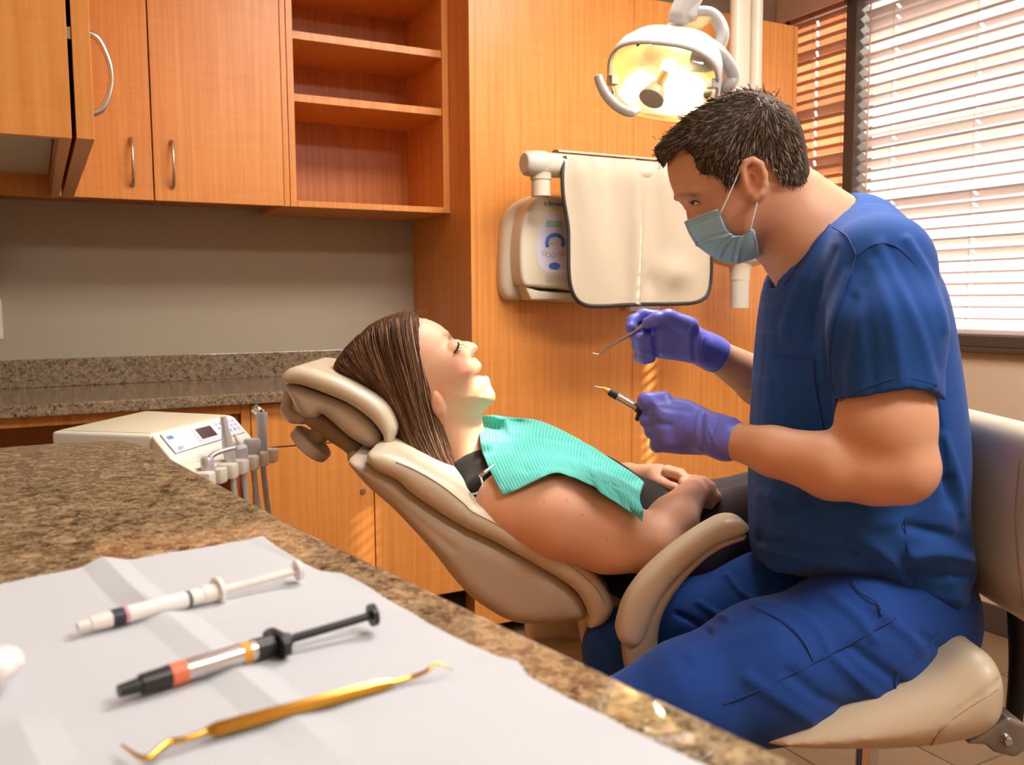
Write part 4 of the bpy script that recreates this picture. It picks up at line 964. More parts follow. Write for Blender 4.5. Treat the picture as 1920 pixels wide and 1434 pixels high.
def mixcol(base, v, spots):
    """base colour with soft-edged patches: (x, y, rx, ry, colour, strength)"""
    c = np.tile(np.array(srgb(*base)[:3]), (len(v), 1)); p = pix(v)
    for x, y, rx, ry, col, st_ in spots:
        w = (st_*np.exp(-(((p[:, 0]-x)/rx)**2+((p[:, 1]-y)/ry)**2)**1.5))[:, None]; c = c*(1-w)+np.array(srgb(*col)[:3])*w
    return c
def strands(name, paths, radii, cols, parent, mat='hair_strands', n=3):
    """many tapering hairs in one mesh; paths (m,k,3) world"""
    paths = np.asarray(paths, float); m_, k, _ = paths.shape; T = np.gradient(paths, axis=1); T /= np.linalg.norm(T, axis=2)[..., None]+1e-9
    a = paths-CAM; a /= np.linalg.norm(a, axis=2)[..., None]; N = np.cross(T, a); N /= np.linalg.norm(N, axis=2)[..., None]+1e-9; B = np.cross(T, N)
    tp = np.interp(np.linspace(0, 1, k), [0, .15, .7, 1], [.55, 1, .9, .12]); R = np.asarray(radii)[:, None]*tp[None]
    an = np.linspace(0, 2*math.pi, n, endpoint=False)
    v = paths[:, :, None]+R[:, :, None, None]*(np.cos(an)[None, None, :, None]*N[:, :, None]+np.sin(an)[None, None, :, None]*B[:, :, None])
    base = (np.arange(m_)*k*n)[:, None, None, None]; i = np.arange(k-1)[None, :, None, None]*n; j = np.arange(n)[None, None, :, None]
    q = np.concatenate([base+i+j, base+i+(j+1) % n, base+i+n+(j+1) % n, base+i+n+j], 3).reshape(-1, 4)
    me = fastmesh(name, v.reshape(-1, 3)-world_off(parent), q)
    c = np.repeat(np.asarray(cols), k*n, 0); at = me.color_attributes.new('tint', 'FLOAT_COLOR', 'POINT'); at.data.foreach_set('color', np.c_[c, np.ones(len(c))].astype(np.float32).ravel())
    return link(name, me, mat, parent, smooth=True)

# ================================================================ the reclining patient
dp = 1.64
pt = thing('person', 'person with long brown hair and turquoise bib reclining in the dental chair', 'person', (*W(1100, 1000, dp)[:2], W(1180, 1080, dp)[2]), group='people')
q_ = lambda x, y, d=dp: L(x, y, d)
HEAD = [(784, 596), (816, 605), (838, 620), (847, 632), (853, 641), (866, 652), (878, 667), (889, 671), (896, 675), (901, 682), (902, 690), (900, 699), (898, 704), (906, 705), (914, 707), (918, 714), (920, 723), (926, 733), (929, 743), (926, 753), (917, 761), (905, 770), (890, 778), (865, 785), (830, 800), (780, 800), (720, 780), (675, 745), (655, 705), (660, 665), (690, 632), (735, 606)]
hp_ = LP(HEAD, dp, 3); ctr = q_(735, 680); chin = q_(925, 745)
def headw(t, X, Y):
    e = (chin-ctr)[:2]; s_ = np.clip(((X-ctr[0])*e[0]+(Y-ctr[1])*e[1])/(e@e), 0, 1.1); return bump_w(t, .073-.014*s_**1.5, .082)
NOSE = LP([(850, 637), (862, 639), (874, 640), (886, 642), (894, 647), (896, 653), (893, 661), (889, 670), (880, 673), (868, 664), (856, 648)], dp, 3)
body = Field()
body.puff(hp_, dp, headw, k=.004)
body.puff(NOSE, dp, lambda t, X, Y: bump_w(t, .0155, .013), k=.006)
for s_ in (-1, 1):
    body.ell(q_(882, 662)+np.array([0, 0, s_*.0105]), (.0085, .0075, .0065), k=.004)
    body.ell(q_(864, 650)+np.array([0, 0, s_*.033]), (.012, .016, .014), k=.012, op='s')
    body.ell(q_(852, 652)+np.array([0, 0, s_*.031]), (.0125, .0125, .0125), k=.004)
    body.ell(q_(860, 690)+np.array([0, 0, s_*.040]), (.026, .034, .018), k=.035)
    body.ell(q_(826, 746)+np.array([0, 0, s_*.072]), (.010, .019, .007), k=.003, rot=.25)
body.ell(q_(889, 664, dp-.011), (.0035, .0030, .004), k=.002, op='s')
body.ell(q_(900, 701.5), (.015, .0056, .020), k=.003, op='s')
body.chain([q_(897, 687), q_(892, 694, dp-.014), q_(888, 702, dp-.021)], [.005, .0045, .002], k=.004); body.chain([q_(897, 687), q_(892, 694, dp+.014), q_(888, 702, dp+.021)], [.005, .0045, .002], k=.004)
body.chain([q_(911, 711), q_(902, 709, dp-.014), q_(890, 706, dp-.021)], [.0055, .0045, .002], k=.004); body.chain([q_(911, 711), q_(902, 709, dp+.014), q_(890, 706, dp+.021)], [.0055, .0045, .002], k=.004)
body.chain([q_(832, 770), q_(850, 830), q_(880, 895)], [.056, .054, .062], k=.03, sq=(1, 1, 1.05))
torso = Field()
tor = [(908, 897, .082), (1000, 914, .104), (1100, 960, .106), (1200, 1012, .104), (1250, 1034, .100)]
for F_, g_ in ((body, -.012), (torso, 0)):
    F_.chain([q_(x, y) for x, y, _ in tor], [r_+g_ for *_, r_ in tor], k=.03, sq=(1, 1, 1.62))
shn, elb = L(962, 950, 1.465), L(1222, 1022, 1.44)
arm = [shn, L(1050, 968, 1.445), L(1140, 1000, 1.435), elb]; armr = [.064, .070, .062, .047]
body.chain(arm, armr, k=.02); torso.chain(arm, armr, k=.05)
body.chain([elb, L(1262, 975, 1.475), L(1298, 925, 1.53)], [.047, .041, .026], k=.012)
# far arm
body.chain([L(980, 905, 1.82), L(1120, 960, 1.85), L(1175, 905, 1.80), L(1234, 893, 1.715)], [.055, .045, .038, .025], k=.015)
# near hand: back of the hand up, fingers closed over the other hand
kn = [(1302, 902), (1318, 904), (1331, 913), (1342, 930)]
body.ell(L(1312, 924, 1.548), (.030, .027, .018), k=.01, rot=-.6)
for (x, y), r_ in zip(kn, (.0105, .0105, .0100, .0088)):
    body.chain([L(x-12, y+16, 1.545), L(x, y, 1.553), L(x+5, y+8, 1.590), L(x-8, y+20, 1.606), L(x-22, y+20, 1.594)], [r_*1.1, r_, r_*.9, r_*.85, r_*.75], k=.005)
body.chain([L(1288, 925, 1.555), L(1284, 905, 1.585), L(1292, 898, 1.605)], [.013, .0105, .009], k=.006)
# far hand
body.ell(L(1246, 892, 1.700), (.028, .014, .026), k=.008, rot=-.15)
body.chain([L(1250, 884, 1.675), L(1272, 889, 1.655), L(1288, 902, 1.640), L(1284, 914, 1.63)], [.0105, .0095, .0085, .007], k=.004)
body.chain([L(1252, 881, 1.700), L(1276, 888, 1.690), L(1292, 902, 1.680), L(1290, 915, 1.67)], [.0105, .0098, .0088, .007], k=.004)
body.chain([L(1250, 884, 1.722), L(1274, 892, 1.720), L(1288, 905, 1.71)], [.0100, .0092, .008], k=.004)
body.chain([L(1248, 888, 1.742), L(1268, 896, 1.742), L(1280, 906, 1.735)], [.0092, .0082, .007], k=.004)
body.chain([L(1226, 899, 1.700), L(1244, 907, 1.655), L(1262, 914, 1.628), L(1276, 917, 1.615)], [.014, .0105, .0092, .0078], k=.006)
PSK = (232, 178, 146)
spots = [(899, 690, 5, 8, (212, 130, 120), .5), (907, 708, 10, 5, (208, 118, 114), .7), (898, 702, 9, 4, (110, 34, 36), .9), (868, 688, 26, 28, (226, 138, 118), .5), (844, 631, 5, 9, (96, 62, 44), .9), (836, 628, 7, 4, (120, 80, 58), .5), (886, 666, 5, 5, (200, 120, 104), .5), (855, 652, 6, 10, (206, 150, 124), .6), (826, 746, 10, 16, (226, 146, 118), .5),
         (1320, 905, 30, 14, (232, 160, 140), .5), (1262, 905, 20, 14, (224, 140, 112), .5), (1020, 940, 2.2, 2.2, (120, 74, 54), .6), (1092, 965, 2.2, 2.2, (120, 74, 54), .6), (1062, 938, 2, 2, (120, 74, 54), .5), (1138, 1010, 2, 2, (130, 80, 60), .5)]
skin_p = soft('body', body, .0026, 'skin', pt, colfn=lambda v, N: mixcol(PSK, v, spots))
SK = Surf(skin_p)
# lashes and closed eye line
on_surf('eyelashes', SK, [(852, 661), (857, 655), (860, 647), (859, 642)], .0017, 'lash_dark', pt, .0012)
for i, (x, y) in enumerate(((853, 660), (856, 656), (858, 651), (860, 646))): tube('eyelash', [W(x, y, SK.depth(x, y)-.002), W(x+5+i*.6, y+2.5-i*.5, SK.depth(x, y)-.006), W(x+8, y+.5-i, SK.depth(x, y)-.009)], [.0006, .0005, .0002], 'lash_dark', pt, n=4, k=2)
F = Field(); F.slab(LP([(1266, 914), (1274, 913), (1279, 916), (1276, 920), (1268, 919)], 1.605, 3), 1.607, .0022, .001); soft('fingernail', F, .0012, 'nail', pt)
# black sleeveless top
top = Field(); top.chain([q_(x, y) for x, y, _ in tor[:]], [r_-.002 for *_, r_ in tor], k=.03, sq=(1, 1, 1.62))
top.chain([L(912, 925, 1.50), L(930, 905, 1.60)], [.036, .05], k=.03); top.chain([L(912, 925, 1.78), L(930, 905, 1.68)], [.036, .05], k=.03)
top.cap(L(878, 835, dp), L(838, 740, dp), .066, .075, k=.012, op='s')
soft('tank_top', top, .0045, 'black_cloth', pt, folds=[([(905, 900), (915, 940), (930, 970)], 6, .003)])
# charcoal trousers and shoes
tr = Field()
tr.chain([q_(1240, 1024), q_(1275, 1024)], [.098, .100], k=.03, sq=(1, 1, 1.6))
tr.chain([L(1262, 1010, 1.60), L(1420, 985, 1.60), L(1560, 955, 1.60)], [.082, .072, .066], k=.03)
tr.chain([L(1262, 985, 1.74), L(1420, 955, 1.745), L(1560, 930, 1.74)], [.080, .072, .066], k=.02)
for d_ in (1.60, 1.74): tr.chain([L(1560, 945, d_), L(1720, 985, d_), L(1880, 1030, d_)], [.066, .058, .045], k=.02)
soft('trousers', tr, .005, 'charcoal_cloth', pt, folds=[([(1302, 975), (1318, 985), (1322, 1010)], 5, .006), ([(1296, 985), (1306, 1000)], 4, .005), ([(1310, 1000), (1300, 1020)], 4, -.005), ([(1215, 930), (1245, 950), (1280, 945)], 8, -.006), ([(1230, 915), (1250, 930)], 7, .006)])
for d_ in (1.60, 1.74):
    F = Field(); F.chain([L(1880, 1030, d_), L(1925, 1040, d_)], [.045, .045]); F.chain([L(1925, 1040, d_), L(1935, 960, d_)], [.045, .034], k=.02); soft('shoe', F, .005, 'shoe_grey', pt)
# long hair: soft mass plus strands
HAIR = [(784, 594), (772, 585), (740, 589), (700, 606), (665, 637), (641, 664), (630, 687), (636, 706), (664, 716), (704, 740), (733, 776), (744, 812), (740, 836), (756, 864), (800, 889), (858, 913), (874, 892), (862, 850), (851, 812), (842, 782), (830, 757), (827, 725), (819, 695), (806, 650), (795, 620)]
hq = LP(HAIR, dp, 3)
hy0, hy1 = q_(800, 790)[1], q_(800, 900)[1]
def hairw(t, X, Y): return bump_w(t+.004, .087+.055*np.clip((hy0-Y)/(hy0-hy1), 0, 1.1), .055)
hf = Field(); hf.puff(hq, dp, hairw, k=.003)
rs = np.random.default_rng(5)
def haircol(v, N):
    p = pix(v); s_ = np.sin(p[:, 0]*.55+p[:, 1]*.23)*.5+.5; return np.array(srgb(72, 48, 34)[:3])*(1-.5*s_[:, None])+np.array(srgb(104, 72, 52)[:3])*.5*s_[:, None]
hr = soft('hair', hf, .004, 'hair_base', pt, colfn=haircol)
G = [[(783, 597), (792, 640), (806, 690), (817, 735), (832, 790), (848, 845), (866, 890)],
     [(770, 590), (775, 640), (788, 700), (800, 760), (815, 815), (835, 865), (862, 902)],
     [(735, 592), (740, 640), (757, 700), (775, 765), (793, 820), (818, 868), (857, 908)],
     [(695, 612), (700, 650), (722, 710), (748, 770), (768, 825), (793, 868), (846, 906)],
     [(655, 652), (668, 680), (700, 722), (735, 772), (752, 822), (772, 862), (812, 893)],
     [(634, 684), (646, 698), (674, 718), (712, 748), (738, 790), (745, 830), (757, 862)]]
G = np.array([smoothline(g, 3) for g in G])
m_ = 3200; u_ = rs.random(m_)**.9*(len(G)-1); i0 = np.minimum(u_.astype(int), len(G)-2); fr = (u_-i0)[:, None, None]
PP = G[i0]*(1-fr)+G[i0+1]*fr; k_ = PP.shape[1]; tt = np.linspace(0, 1, k_)
PP = PP+rs.normal(0, 1.6, (m_, 1, 2))+(rs.normal(0, 5, (m_, 1, 2))*tt[None, :, None]**2)+(3.0*np.sin(tt[None, :]*6+rs.random((m_, 1))*6.3)[..., None]*rs.normal(0, .5, (m_, 1, 2)))
st0, st1 = rs.random(m_)*.35, .72+rs.random(m_)*.28
PP = np.stack([np.stack([np.interp(a+(b-a)*tt, tt, PP[i, :, 0]), np.interp(a+(b-a)*tt, tt, PP[i, :, 1])], 1) for i, (a, b) in enumerate(zip(st0, st1))])
def nearpts(P2, wf, d0, sg=1, it=4):
    d = np.full(len(P2), d0); P2 = np.asarray(P2, float)
    q = (P2[:, :1]-960)/FPX*CR-(P2[:, 1:2]-717)/FPX*CU+CF; q = q/(q@F0)[:, None]; at = lambda d: np.c_[(q@R0)*d, q[:, 2]*d+CAM[2], d]
    for _ in range(14):
        Lc = at(d); d = .55*d+.45*(d0-sg*wf(Lc[:, 0], Lc[:, 1]))
    return at(d)
def near_depth(P2, poly, wf, d0):
    X = (P2[..., 0]-960)/FPX; Lc = np.array([L(x, y, d0) for x, y in P2.reshape(-1, 2)]); t_ = -polysd(np.asarray(poly)[:, :2], Lc[:, 0], Lc[:, 1])
    return (d0-np.where(t_ > 0, wf(np.maximum(t_, 0), Lc[:, 0], Lc[:, 1]), 0)).reshape(P2.shape[:-1])
Lm = nearpts(PP.reshape(-1, 2), lambda X, Y: hairw(np.maximum(-polysd(hq[:, :2], X, Y), 0), X, Y), dp); Lm[:, 2] -= np.repeat(np.abs(rs.normal(.0005, .0016, m_)), k_)
HP = toW(Lm).reshape(m_, k_, 3)
pal = np.array([srgb(*c)[:3] for c in ((66, 44, 32), (96, 66, 48), (126, 90, 66), (156, 116, 88), (186, 146, 114))]); cc = pal[rs.choice(5, m_, p=(.25, .32, .25, .13, .05))]*rs.uniform(.85, 1.15, (m_, 1))
tag(strands('hair_locks', HP, rs.uniform(.0006, .0014, m_), cc, pt), kind='stuff')
fly = []
for i in range(26):
    x, y = 772+rs.normal(0, 12), 589+rs.normal(0, 2); dx, dy = rs.normal(6, 6), -abs(rs.normal(4, 3)); d_ = dp+rs.normal(0, .03)
    fly.append([W(x, y+4, d_), W(x+dx*.4, y+dy*.7, d_), W(x+dx*.9, y+dy, d_), W(x+dx*1.3, y+dy*.6, d_)])
tag(strands('stray_hair', fly, np.full(26, .0004), np.tile(pal[2], (26, 1)), pt), kind='stuff')

# ---------------------------------------------------------------- bib laid over the chest, with clip and chain
def striped(name, c1, c2):
    mt, n, l, b = newmat(name); b.inputs['Roughness'].default_value = .7; b.inputs['Specular IOR Level'].default_value = .2
    uvn = n.new('ShaderNodeUVMap'); sp2 = n.new('ShaderNodeSeparateXYZ'); l.new(uvn.outputs[0], sp2.inputs[0])
    w = n.new('ShaderNodeMath'); w.operation = 'SINE'; ml = n.new('ShaderNodeMath'); ml.operation = 'MULTIPLY'; ml.inputs[1].default_value = 2*math.pi*52; l.new(sp2.outputs[0], ml.inputs[0]); l.new(ml.outputs[0], w.inputs[0])
    md_ = n.new('ShaderNodeMath'); md_.operation = 'MULTIPLY_ADD'; md_.inputs[1].default_value = .5; md_.inputs[2].default_value = .5; l.new(w.outputs[0], md_.inputs[0])
    mx = n.new('ShaderNodeMix'); mx.data_type = 'RGBA'; l.new(md_.outputs[0], mx.inputs[0]); mx.inputs[6].default_value = srgb(*c1); mx.inputs[7].default_value = srgb(*c2); l.new(mx.outputs[2], b.inputs['Base Color'])
    bp = n.new('ShaderNodeBump'); bp.inputs['Strength'].default_value = .35; bp.inputs['Distance'].default_value = .001; l.new(md_.outputs[0], bp.inputs['Height']); l.new(bp.outputs['Normal'], b.inputs['Normal'])
    b.inputs['Transmission Weight'].default_value = 0; return mt
striped('bib_paper', (84, 190, 178), (116, 212, 200))
bib = thing('dental_bib', 'turquoise ribbed paper bib over the reclining person with clip and chain', 'bib', W(1060, 860, 1.55))
def resample(P, n):
    P = smoothline(np.array(P, float), 8); s_ = np.r_[0, np.cumsum(np.hypot(*np.diff(P, axis=0).T))]; t_ = np.linspace(0, s_[-1], n); return np.c_[np.interp(t_, s_, P[:, 0]), np.interp(t_, s_, P[:, 1])]
nu, nv = 90, 46
eT = resample([(901, 781), (925, 779), (965, 784), (1010, 789), (1065, 812), (1125, 848), (1185, 886), (1208, 904)], nu)
eB = resample([(943, 929), (975, 915), (1005, 900), (1040, 886), (1070, 893), (1105, 908), (1122, 921), (1160, 945), (1205, 978)], nu)
eL = resample([(901, 781), (899, 810), (903, 842), (920, 885), (943, 929)], nv); eR = resample([(1208, 904), (1200, 930), (1202, 955), (1205, 978)], nv)
U_, V_ = np.meshgrid(np.linspace(0, 1, nu), np.linspace(0, 1, nv), indexing='ij'); U3, V3 = U_[..., None], V_[..., None]
CP = (1-V3)*eT[:, None]+V3*eB[:, None]+(1-U3)*eL[None]+U3*eR[None]-((1-U3)*(1-V3)*eT[0]+U3*(1-V3)*eT[-1]+(1-U3)*V3*eB[0]+U3*V3*eB[-1])
sub = CP[::3, ::3]; dd = march(torso, sub[..., 0].ravel(), sub[..., 1].ravel(), .010).reshape(sub.shape[:2])
# bilinear back to full grid, softened
ui, vi = np.linspace(0, dd.shape[0]-1, nu), np.linspace(0, dd.shape[1]-1, nv)
dd = np.array([np.interp(vi, np.arange(dd.shape[1]), r_) for r_ in dd]); dd = np.array([np.interp(ui, np.arange(dd.shape[0]), c_) for c_ in dd.T]).T
for _ in range(6):
    pd_ = np.pad(dd, 1, 'edge'); dd = np.minimum(dd, (pd_[:-2, 1:-1]+pd_[2:, 1:-1]+pd_[1:-1, :-2]+pd_[1:-1, 2:])/4+.002)
dd -= .006*np.exp(-((U_-.06)/.05)**2)*np.exp(-((V_-.1)/.22)**2)*2
BW = np.array([[W(CP[i, j, 0], CP[i, j, 1], dd[i, j]) for j in range(nv)] for i in range(nu)])
ext = [BW[:, 0]+F0*(.035*k)+np.array([0, 0, -.0035*k*k]) for k in (5, 4, 3, 2, 1)]
BW = np.concatenate([np.stack(ext, 1), BW], 1); nv2 = nv+5
idx = np.arange(nu*nv2).reshape(nu, nv2); Q = np.stack([idx[:-1, :-1], idx[:-1, 1:], idx[1:, 1:], idx[1:, :-1]], -1).reshape(-1, 4)
v = BW.reshape(-1, 3); N = normals(v, Q); N = np.where((((v-CAM)*N).sum(1) > 0)[:, None], -N, N)
v = fold(v, N, [([(903, 846), (925, 842), (945, 825), (968, 816)], 5, -.006), ([(906, 836), (930, 830), (950, 816)], 6, .006), ([(905, 790), (935, 800), (950, 812)], 7, -.010), ([(925, 783), (948, 792), (955, 805)], 5, .008), ([(1000, 815), (1060, 826), (1100, 838)], 4, -.004), ([(1085, 828), (1100, 870), (1120, 915)], 6, .005), ([(1110, 840), (1150, 880), (1190, 900)], 9, -.010), ([(1120, 870), (1160, 920), (1200, 960)], 10, .006), ([(985, 880), (1040, 868), (1080, 880)], 8, -.003), ([(1040, 800), (1090, 830)], 6, .003)])
me = fastmesh('sheet', v-world_off(bib), Q); ul = me.uv_layers.new(name='UVMap'); UVs = np.stack([np.repeat(np.linspace(0, 1, nu), nv2), np.tile(np.linspace(0, 1, nv2), nu)], 1)
ul.data.foreach_set('uv', UVs[Q.ravel()].astype(np.float32).ravel()); bs = link('sheet', me, 'bib_paper', bib, smooth=True)
md = bs.modifiers.new('t', 'SOLIDIFY'); md.thickness = .0008
dcl = march(torso, [905, 925], [898, 875], .012)
A_, B_ = W(899, 893, dcl[0]-.012), W(927, 871, dcl[1]-.012)
lathe('clip', A_, B_, [(0, .002), (.1, .0036), (.4, .0040), (.55, .0028), (.9, .0022), (1, .0014)], 'chrome', bib, n=12)
cp = smoothline(np.array([(902, 896), (905, 910), (898, 922), (885, 926), (870, 922), (857, 912)], float), 9)
cd_ = march(torso, cp[:, 0], cp[:, 1], .006)
CPs = np.array([W(x, y, min(d, 1.52)-.006) for (x, y), d in zip(cp, cd_)])
bmc = bmesh.new(); bmesh.ops.create_icosphere(bmc, subdivisions=1, radius=.0021); bme = bpy.data.meshes.new('bead'); bmc.to_mesh(bme); bmc.free()
s_ = np.r_[0, np.cumsum(np.linalg.norm(np.diff(CPs, axis=0), axis=1))]
chn = tube('chain', CPs, .0008, 'chrome', bib, n=5, k=1)
for a in np.arange(0, s_[-1], .0042):
    p = np.array([np.interp(a, s_, CPs[:, i]) for i in range(3)]); link('bead', bme, 'chrome', chn, smooth=True, loc=p-world_off(chn))

# ================================================================ the seated dentist
dd_ = 1.36
dn_p = thing('person', 'person in blue scrubs and face mask seated on the stool holding instruments', 'person', (*W(1700, 1250, dd_)[:2], W(1700, 1250, dd_)[2]), group='people')
dl = lambda x, y, d=dd_: L(x, y, d)
DH = [(1252, 300), (1257, 340), (1268, 364), (1277, 374), (1284, 386), (1292, 402), (1297, 430), (1306, 452), (1330, 470), (1355, 482), (1378, 487), (1402, 478), (1425, 458), (1450, 430), (1485, 400), (1508, 360), (1512, 320), (1502, 265), (1484, 225), (1455, 196), (1412, 183), (1370, 190), (1325, 208), (1290, 232), (1264, 265)]
hpd = smoothline(np.array([L(x, y, 1.325 if (x > 1380 and y < 420) else 1.36) for x, y in DH]), 3, True); cD = dl(1400, 290); chD = dl(1360, 480)
def dheadw(t, X, Y):
    e = (chD-cD)[:2]; s_ = np.clip(((X-cD[0])*e[0]+(Y-cD[1])*e[1])/(e@e), 0, 1.1); return bump_w(t, .077-.015*s_**1.5, .075)
b = Field(); b.puff(hpd, dd_, dheadw, k=.004)
b.puff(LP([(1280, 380), (1287, 388), (1289, 402), (1291, 416), (1299, 430), (1307, 437), (1314, 432), (1310, 415), (1300, 395)], dd_, 3), dd_, lambda t, X, Y: bump_w(t, .016, .014), k=.008)
for s_ in (-1, 1):
    b.ell(dl(1294, 381)+np.array([0, 0, s_*.035]), (.012, .0085, .015), k=.010, op='s')
    b.ell(dl(1304, 379)+np.array([0, 0, s_*.034]), (.0120, .0118, .0120), k=.003)
    b.chain([dl(1273, 368)+np.array([0, 0, s_*.014]), dl(1290, 362)+np.array([0, 0, s_*.040]), dl(1312, 364)+np.array([0, 0, s_*.054])], [.006, .0065, .005], k=.012)
# ears: rim, bowl, lobe
for s_ in (-1, 1):
    e0 = dd_+s_*.078
    ear = [(1396, 336), (1392, 316), (1399, 304), (1412, 300), (1426, 308), (1433, 326), (1434, 346), (1427, 362), (1417, 371)]
    ep = [L(x, y, e0+s_*(.004+.006*math.sin(i/8*math.pi))) for i, (x, y) in enumerate(ear)]
    b.ell(L(1413, 338, dd_+s_*.074), (.019, .030, .010), k=.006, rot=.15)
    b.ell(L(1411, 338, dd_+s_*.088), (.0105, .020, .009), k=.003, op='s', rot=.12)
    b.chain(ep, [.0042, .0046, .005, .005, .005, .005, .0052, .0058, .0066], k=.003)
    b.chain([L(1404, 322, e0+s_*.002), L(1414, 326, e0+s_*.003), L(1420, 340, e0+s_*.002)], [.003, .0034, .003], k=.003)
    b.ell(L(1399, 345, e0+s_*.002), (.005, .007, .004), k=.004)
# neck and shoulders
b.chain([dl(1462, 385), dl(1500, 440), dl(1560, 520)], [.060, .062, .085], k=.03, sq=(1, 1, 1.05))
b.chain([dl(1500, 380), dl(1570, 440)], [.045, .06], k=.03)
b.chain([dl(1600, 560), dl(1620, 800), dl(1640, 960)], [.085, .09, .09], k=.03, sq=(1, 1, 1.15))
# near arm
na = [L(1652, 540, 1.18), L(1664, 790, 1.145), L(1688, 876, 1.13)]
b.chain(na, [.054, .058, .046], k=.012)
fa = [L(1688, 876, 1.13), L(1640, 878, 1.14), L(1560, 873, 1.155), L(1450, 846, 1.20), L(1362, 822, 1.245), L(1330, 812, 1.26)]
b.chain(fa, [.046, .046, .0435, .033, .0240, .023], k=.012)
b.ell(L(1650, 800, 1.14), (.052, .05, .05), k=.02)
# far arm
b.chain([L(1590, 560, 1.54), L(1570, 780, 1.60), L(1425, 715, 1.575), L(1340, 664, 1.53), L(1312, 650, 1.52)], [.05, .05, .042, .026, .024], k=.012)
DSK = (220, 164, 130)
dsp = [(1292, 366, 20, 5, (112, 76, 56), .7), (1302, 380, 11, 6, (150, 96, 76), .6), (1412, 336, 13, 22, (222, 130, 100), .45), (1410, 338, 7, 15, (170, 86, 66), .5), (1400, 420, 40, 40, (176, 124, 100), .35), (1430, 450, 40, 30, (176, 124, 100), .35), (1440, 350, 30, 40, (214, 146, 108), .3), (1290, 400, 6, 14, (216, 124, 92), .5)]
skin_d = soft('body', b, .0026, 'skin', dn_p, colfn=lambda v, N: mixcol(DSK, v, dsp))
SD = Surf(skin_d)
# eye looking down
ec = L(1301, 380, dd_-.040); F = Field(); F.ell(ec, (.0068, .0036, .006)); soft('eye', F, .0009, 'eye_white', dn_p)
F = Field(); F.ell(ec+np.array([-.0022, -.0008, -.0030]), (.0032, .0030, .0034)); soft('iris', F, .0008, 'iris_dark', dn_p)
dz = SD.depth(1302, 378)
tube('eyelashes', [W(1292, 381, dd_-.046), W(1298, 377.5, dd_-.0475), W(1305, 377, dd_-.048), W(1313, 380, dd_-.049)], [.0007, .0011, .0011, .0006], 'lash_dark', dn_p, n=6, k=4)
# short dark hair: cap plus strands
DHAIR = [(1229, 286), (1233, 272), (1247, 257), (1262, 240), (1290, 213), (1330, 190), (1370, 175), (1400, 168), (1432, 173), (1464, 187), (1491, 214), (1507, 248), (1515, 292), (1521, 336), (1505, 347), (1480, 348), (1461, 342), (1452, 328), (1445, 310), (1432, 298), (1412, 293), (1396, 301), (1387, 320), (1380, 342), (1370, 356), (1356, 346), (1345, 329), (1322, 328), (1309, 315), (1303, 295), (1290, 276), (1265, 280), (1255, 301), (1245, 312), (1236, 300)]
dq = smoothline(np.array([L(x, y, dd_ if i < 14 else (1.33 if i > 30 else 1.293)) for i, (x, y) in enumerate([(x+(x-1390)*.04*(j < 14), y+(y-290)*.04*(j < 14)) for j, (x, y) in enumerate(DHAIR)])]), 2, True)
SKULL = LP([(1229, 286), (1233, 272), (1247, 257), (1262, 240), (1290, 213), (1330, 190), (1370, 175), (1400, 168), (1432, 173), (1464, 187), (1491, 214), (1507, 248), (1515, 292), (1521, 336), (1515, 380), (1460, 430), (1400, 470), (1340, 460), (1290, 400), (1262, 340)], dd_, 0); SKULL = smoothline(np.array([L(x, y, 1.36 if i < 3 or i > 14 else 1.355-.012*min(1, (x-1260)/150)) for i, (x, y) in enumerate([(1229, 286), (1233, 272), (1247, 257), (1262, 240), (1290, 213), (1330, 190), (1370, 175), (1400, 168), (1432, 173), (1464, 187), (1491, 214), (1507, 248), (1515, 292), (1521, 336), (1515, 380), (1460, 430), (1400, 470), (1340, 460), (1290, 400), (1262, 340)])]), 3, True)
def dhairw(t, X, Y):
    t2 = -polysd(SKULL[:, :2], X, Y); e = (chD-cD)[:2]; s_ = np.clip(((X-cD[0])*e[0]+(Y-cD[1])*e[1])/(e@e), 0, 1.1)
    w = bump_w(np.maximum(t2, 0), .083-.013*s_**1.5, .075); return np.where(t < .004, w*np.clip(t/.004, 0, 1)*.25+w*.75, w)
hfd = Field()
def hair_fn(A, B, C):
    X, Y = np.broadcast_arrays(A[:, :, 0], B[:, :, 0]); m2 = polysd(dq[:, :2], X, Y); t2 = -polysd(SKULL[:, :2], X, Y); e = (chD-cD)[:2]; s_ = np.clip(((X-cD[0])*e[0]+(Y-cD[1])*e[1])/(e@e), 0, 1.1)
    w = np.where(t2 > 0, bump_w(np.maximum(t2, 0), .083-.013*s_**1.5, .075), t2)[:, :, None]; return np.maximum((np.abs(C-dd_)-w)*.7, m2[:, :, None])
hfd.add('u', (*dq[:, :2].min(0), dd_-.09), (*dq[:, :2].max(0), dd_+.09), hair_fn, .002)
def dhc(v, N):
    p = pix(v); s_ = (np.sin(p[:, 0]*.9+p[:, 1]*.5)*.5+.5)[:, None]; return np.array(srgb(66, 52, 42)[:3])*(1-.4*s_)+np.array(srgb(98, 80, 66)[:3])*.4*s_
hcap = soft('hair', hfd, .003, 'hair_base', dn_p, colfn=dhc)
rs = np.random.default_rng(11); pts_ = []
while len(pts_) < 5200:
    x, y = rs.uniform(1226, 1524), rs.uniform(164, 358); pts_.append((x, y))
pts_ = np.array(pts_); ins = polysd(np.array(DHAIR, float), pts_[:, 0], pts_[:, 1]) < 1; pts_ = pts_[ins]; m_ = len(pts_)
crown = np.array([1436, 186.]); dv = pts_-crown; ds2 = np.hypot(*dv.T)[:, None]; dirv = dv/np.maximum(ds2, 6)
side = np.clip((pts_[:, 1:]-240)/80, 0, 1); fwd = np.where(pts_[:, :1] < 1400, 1, 0)
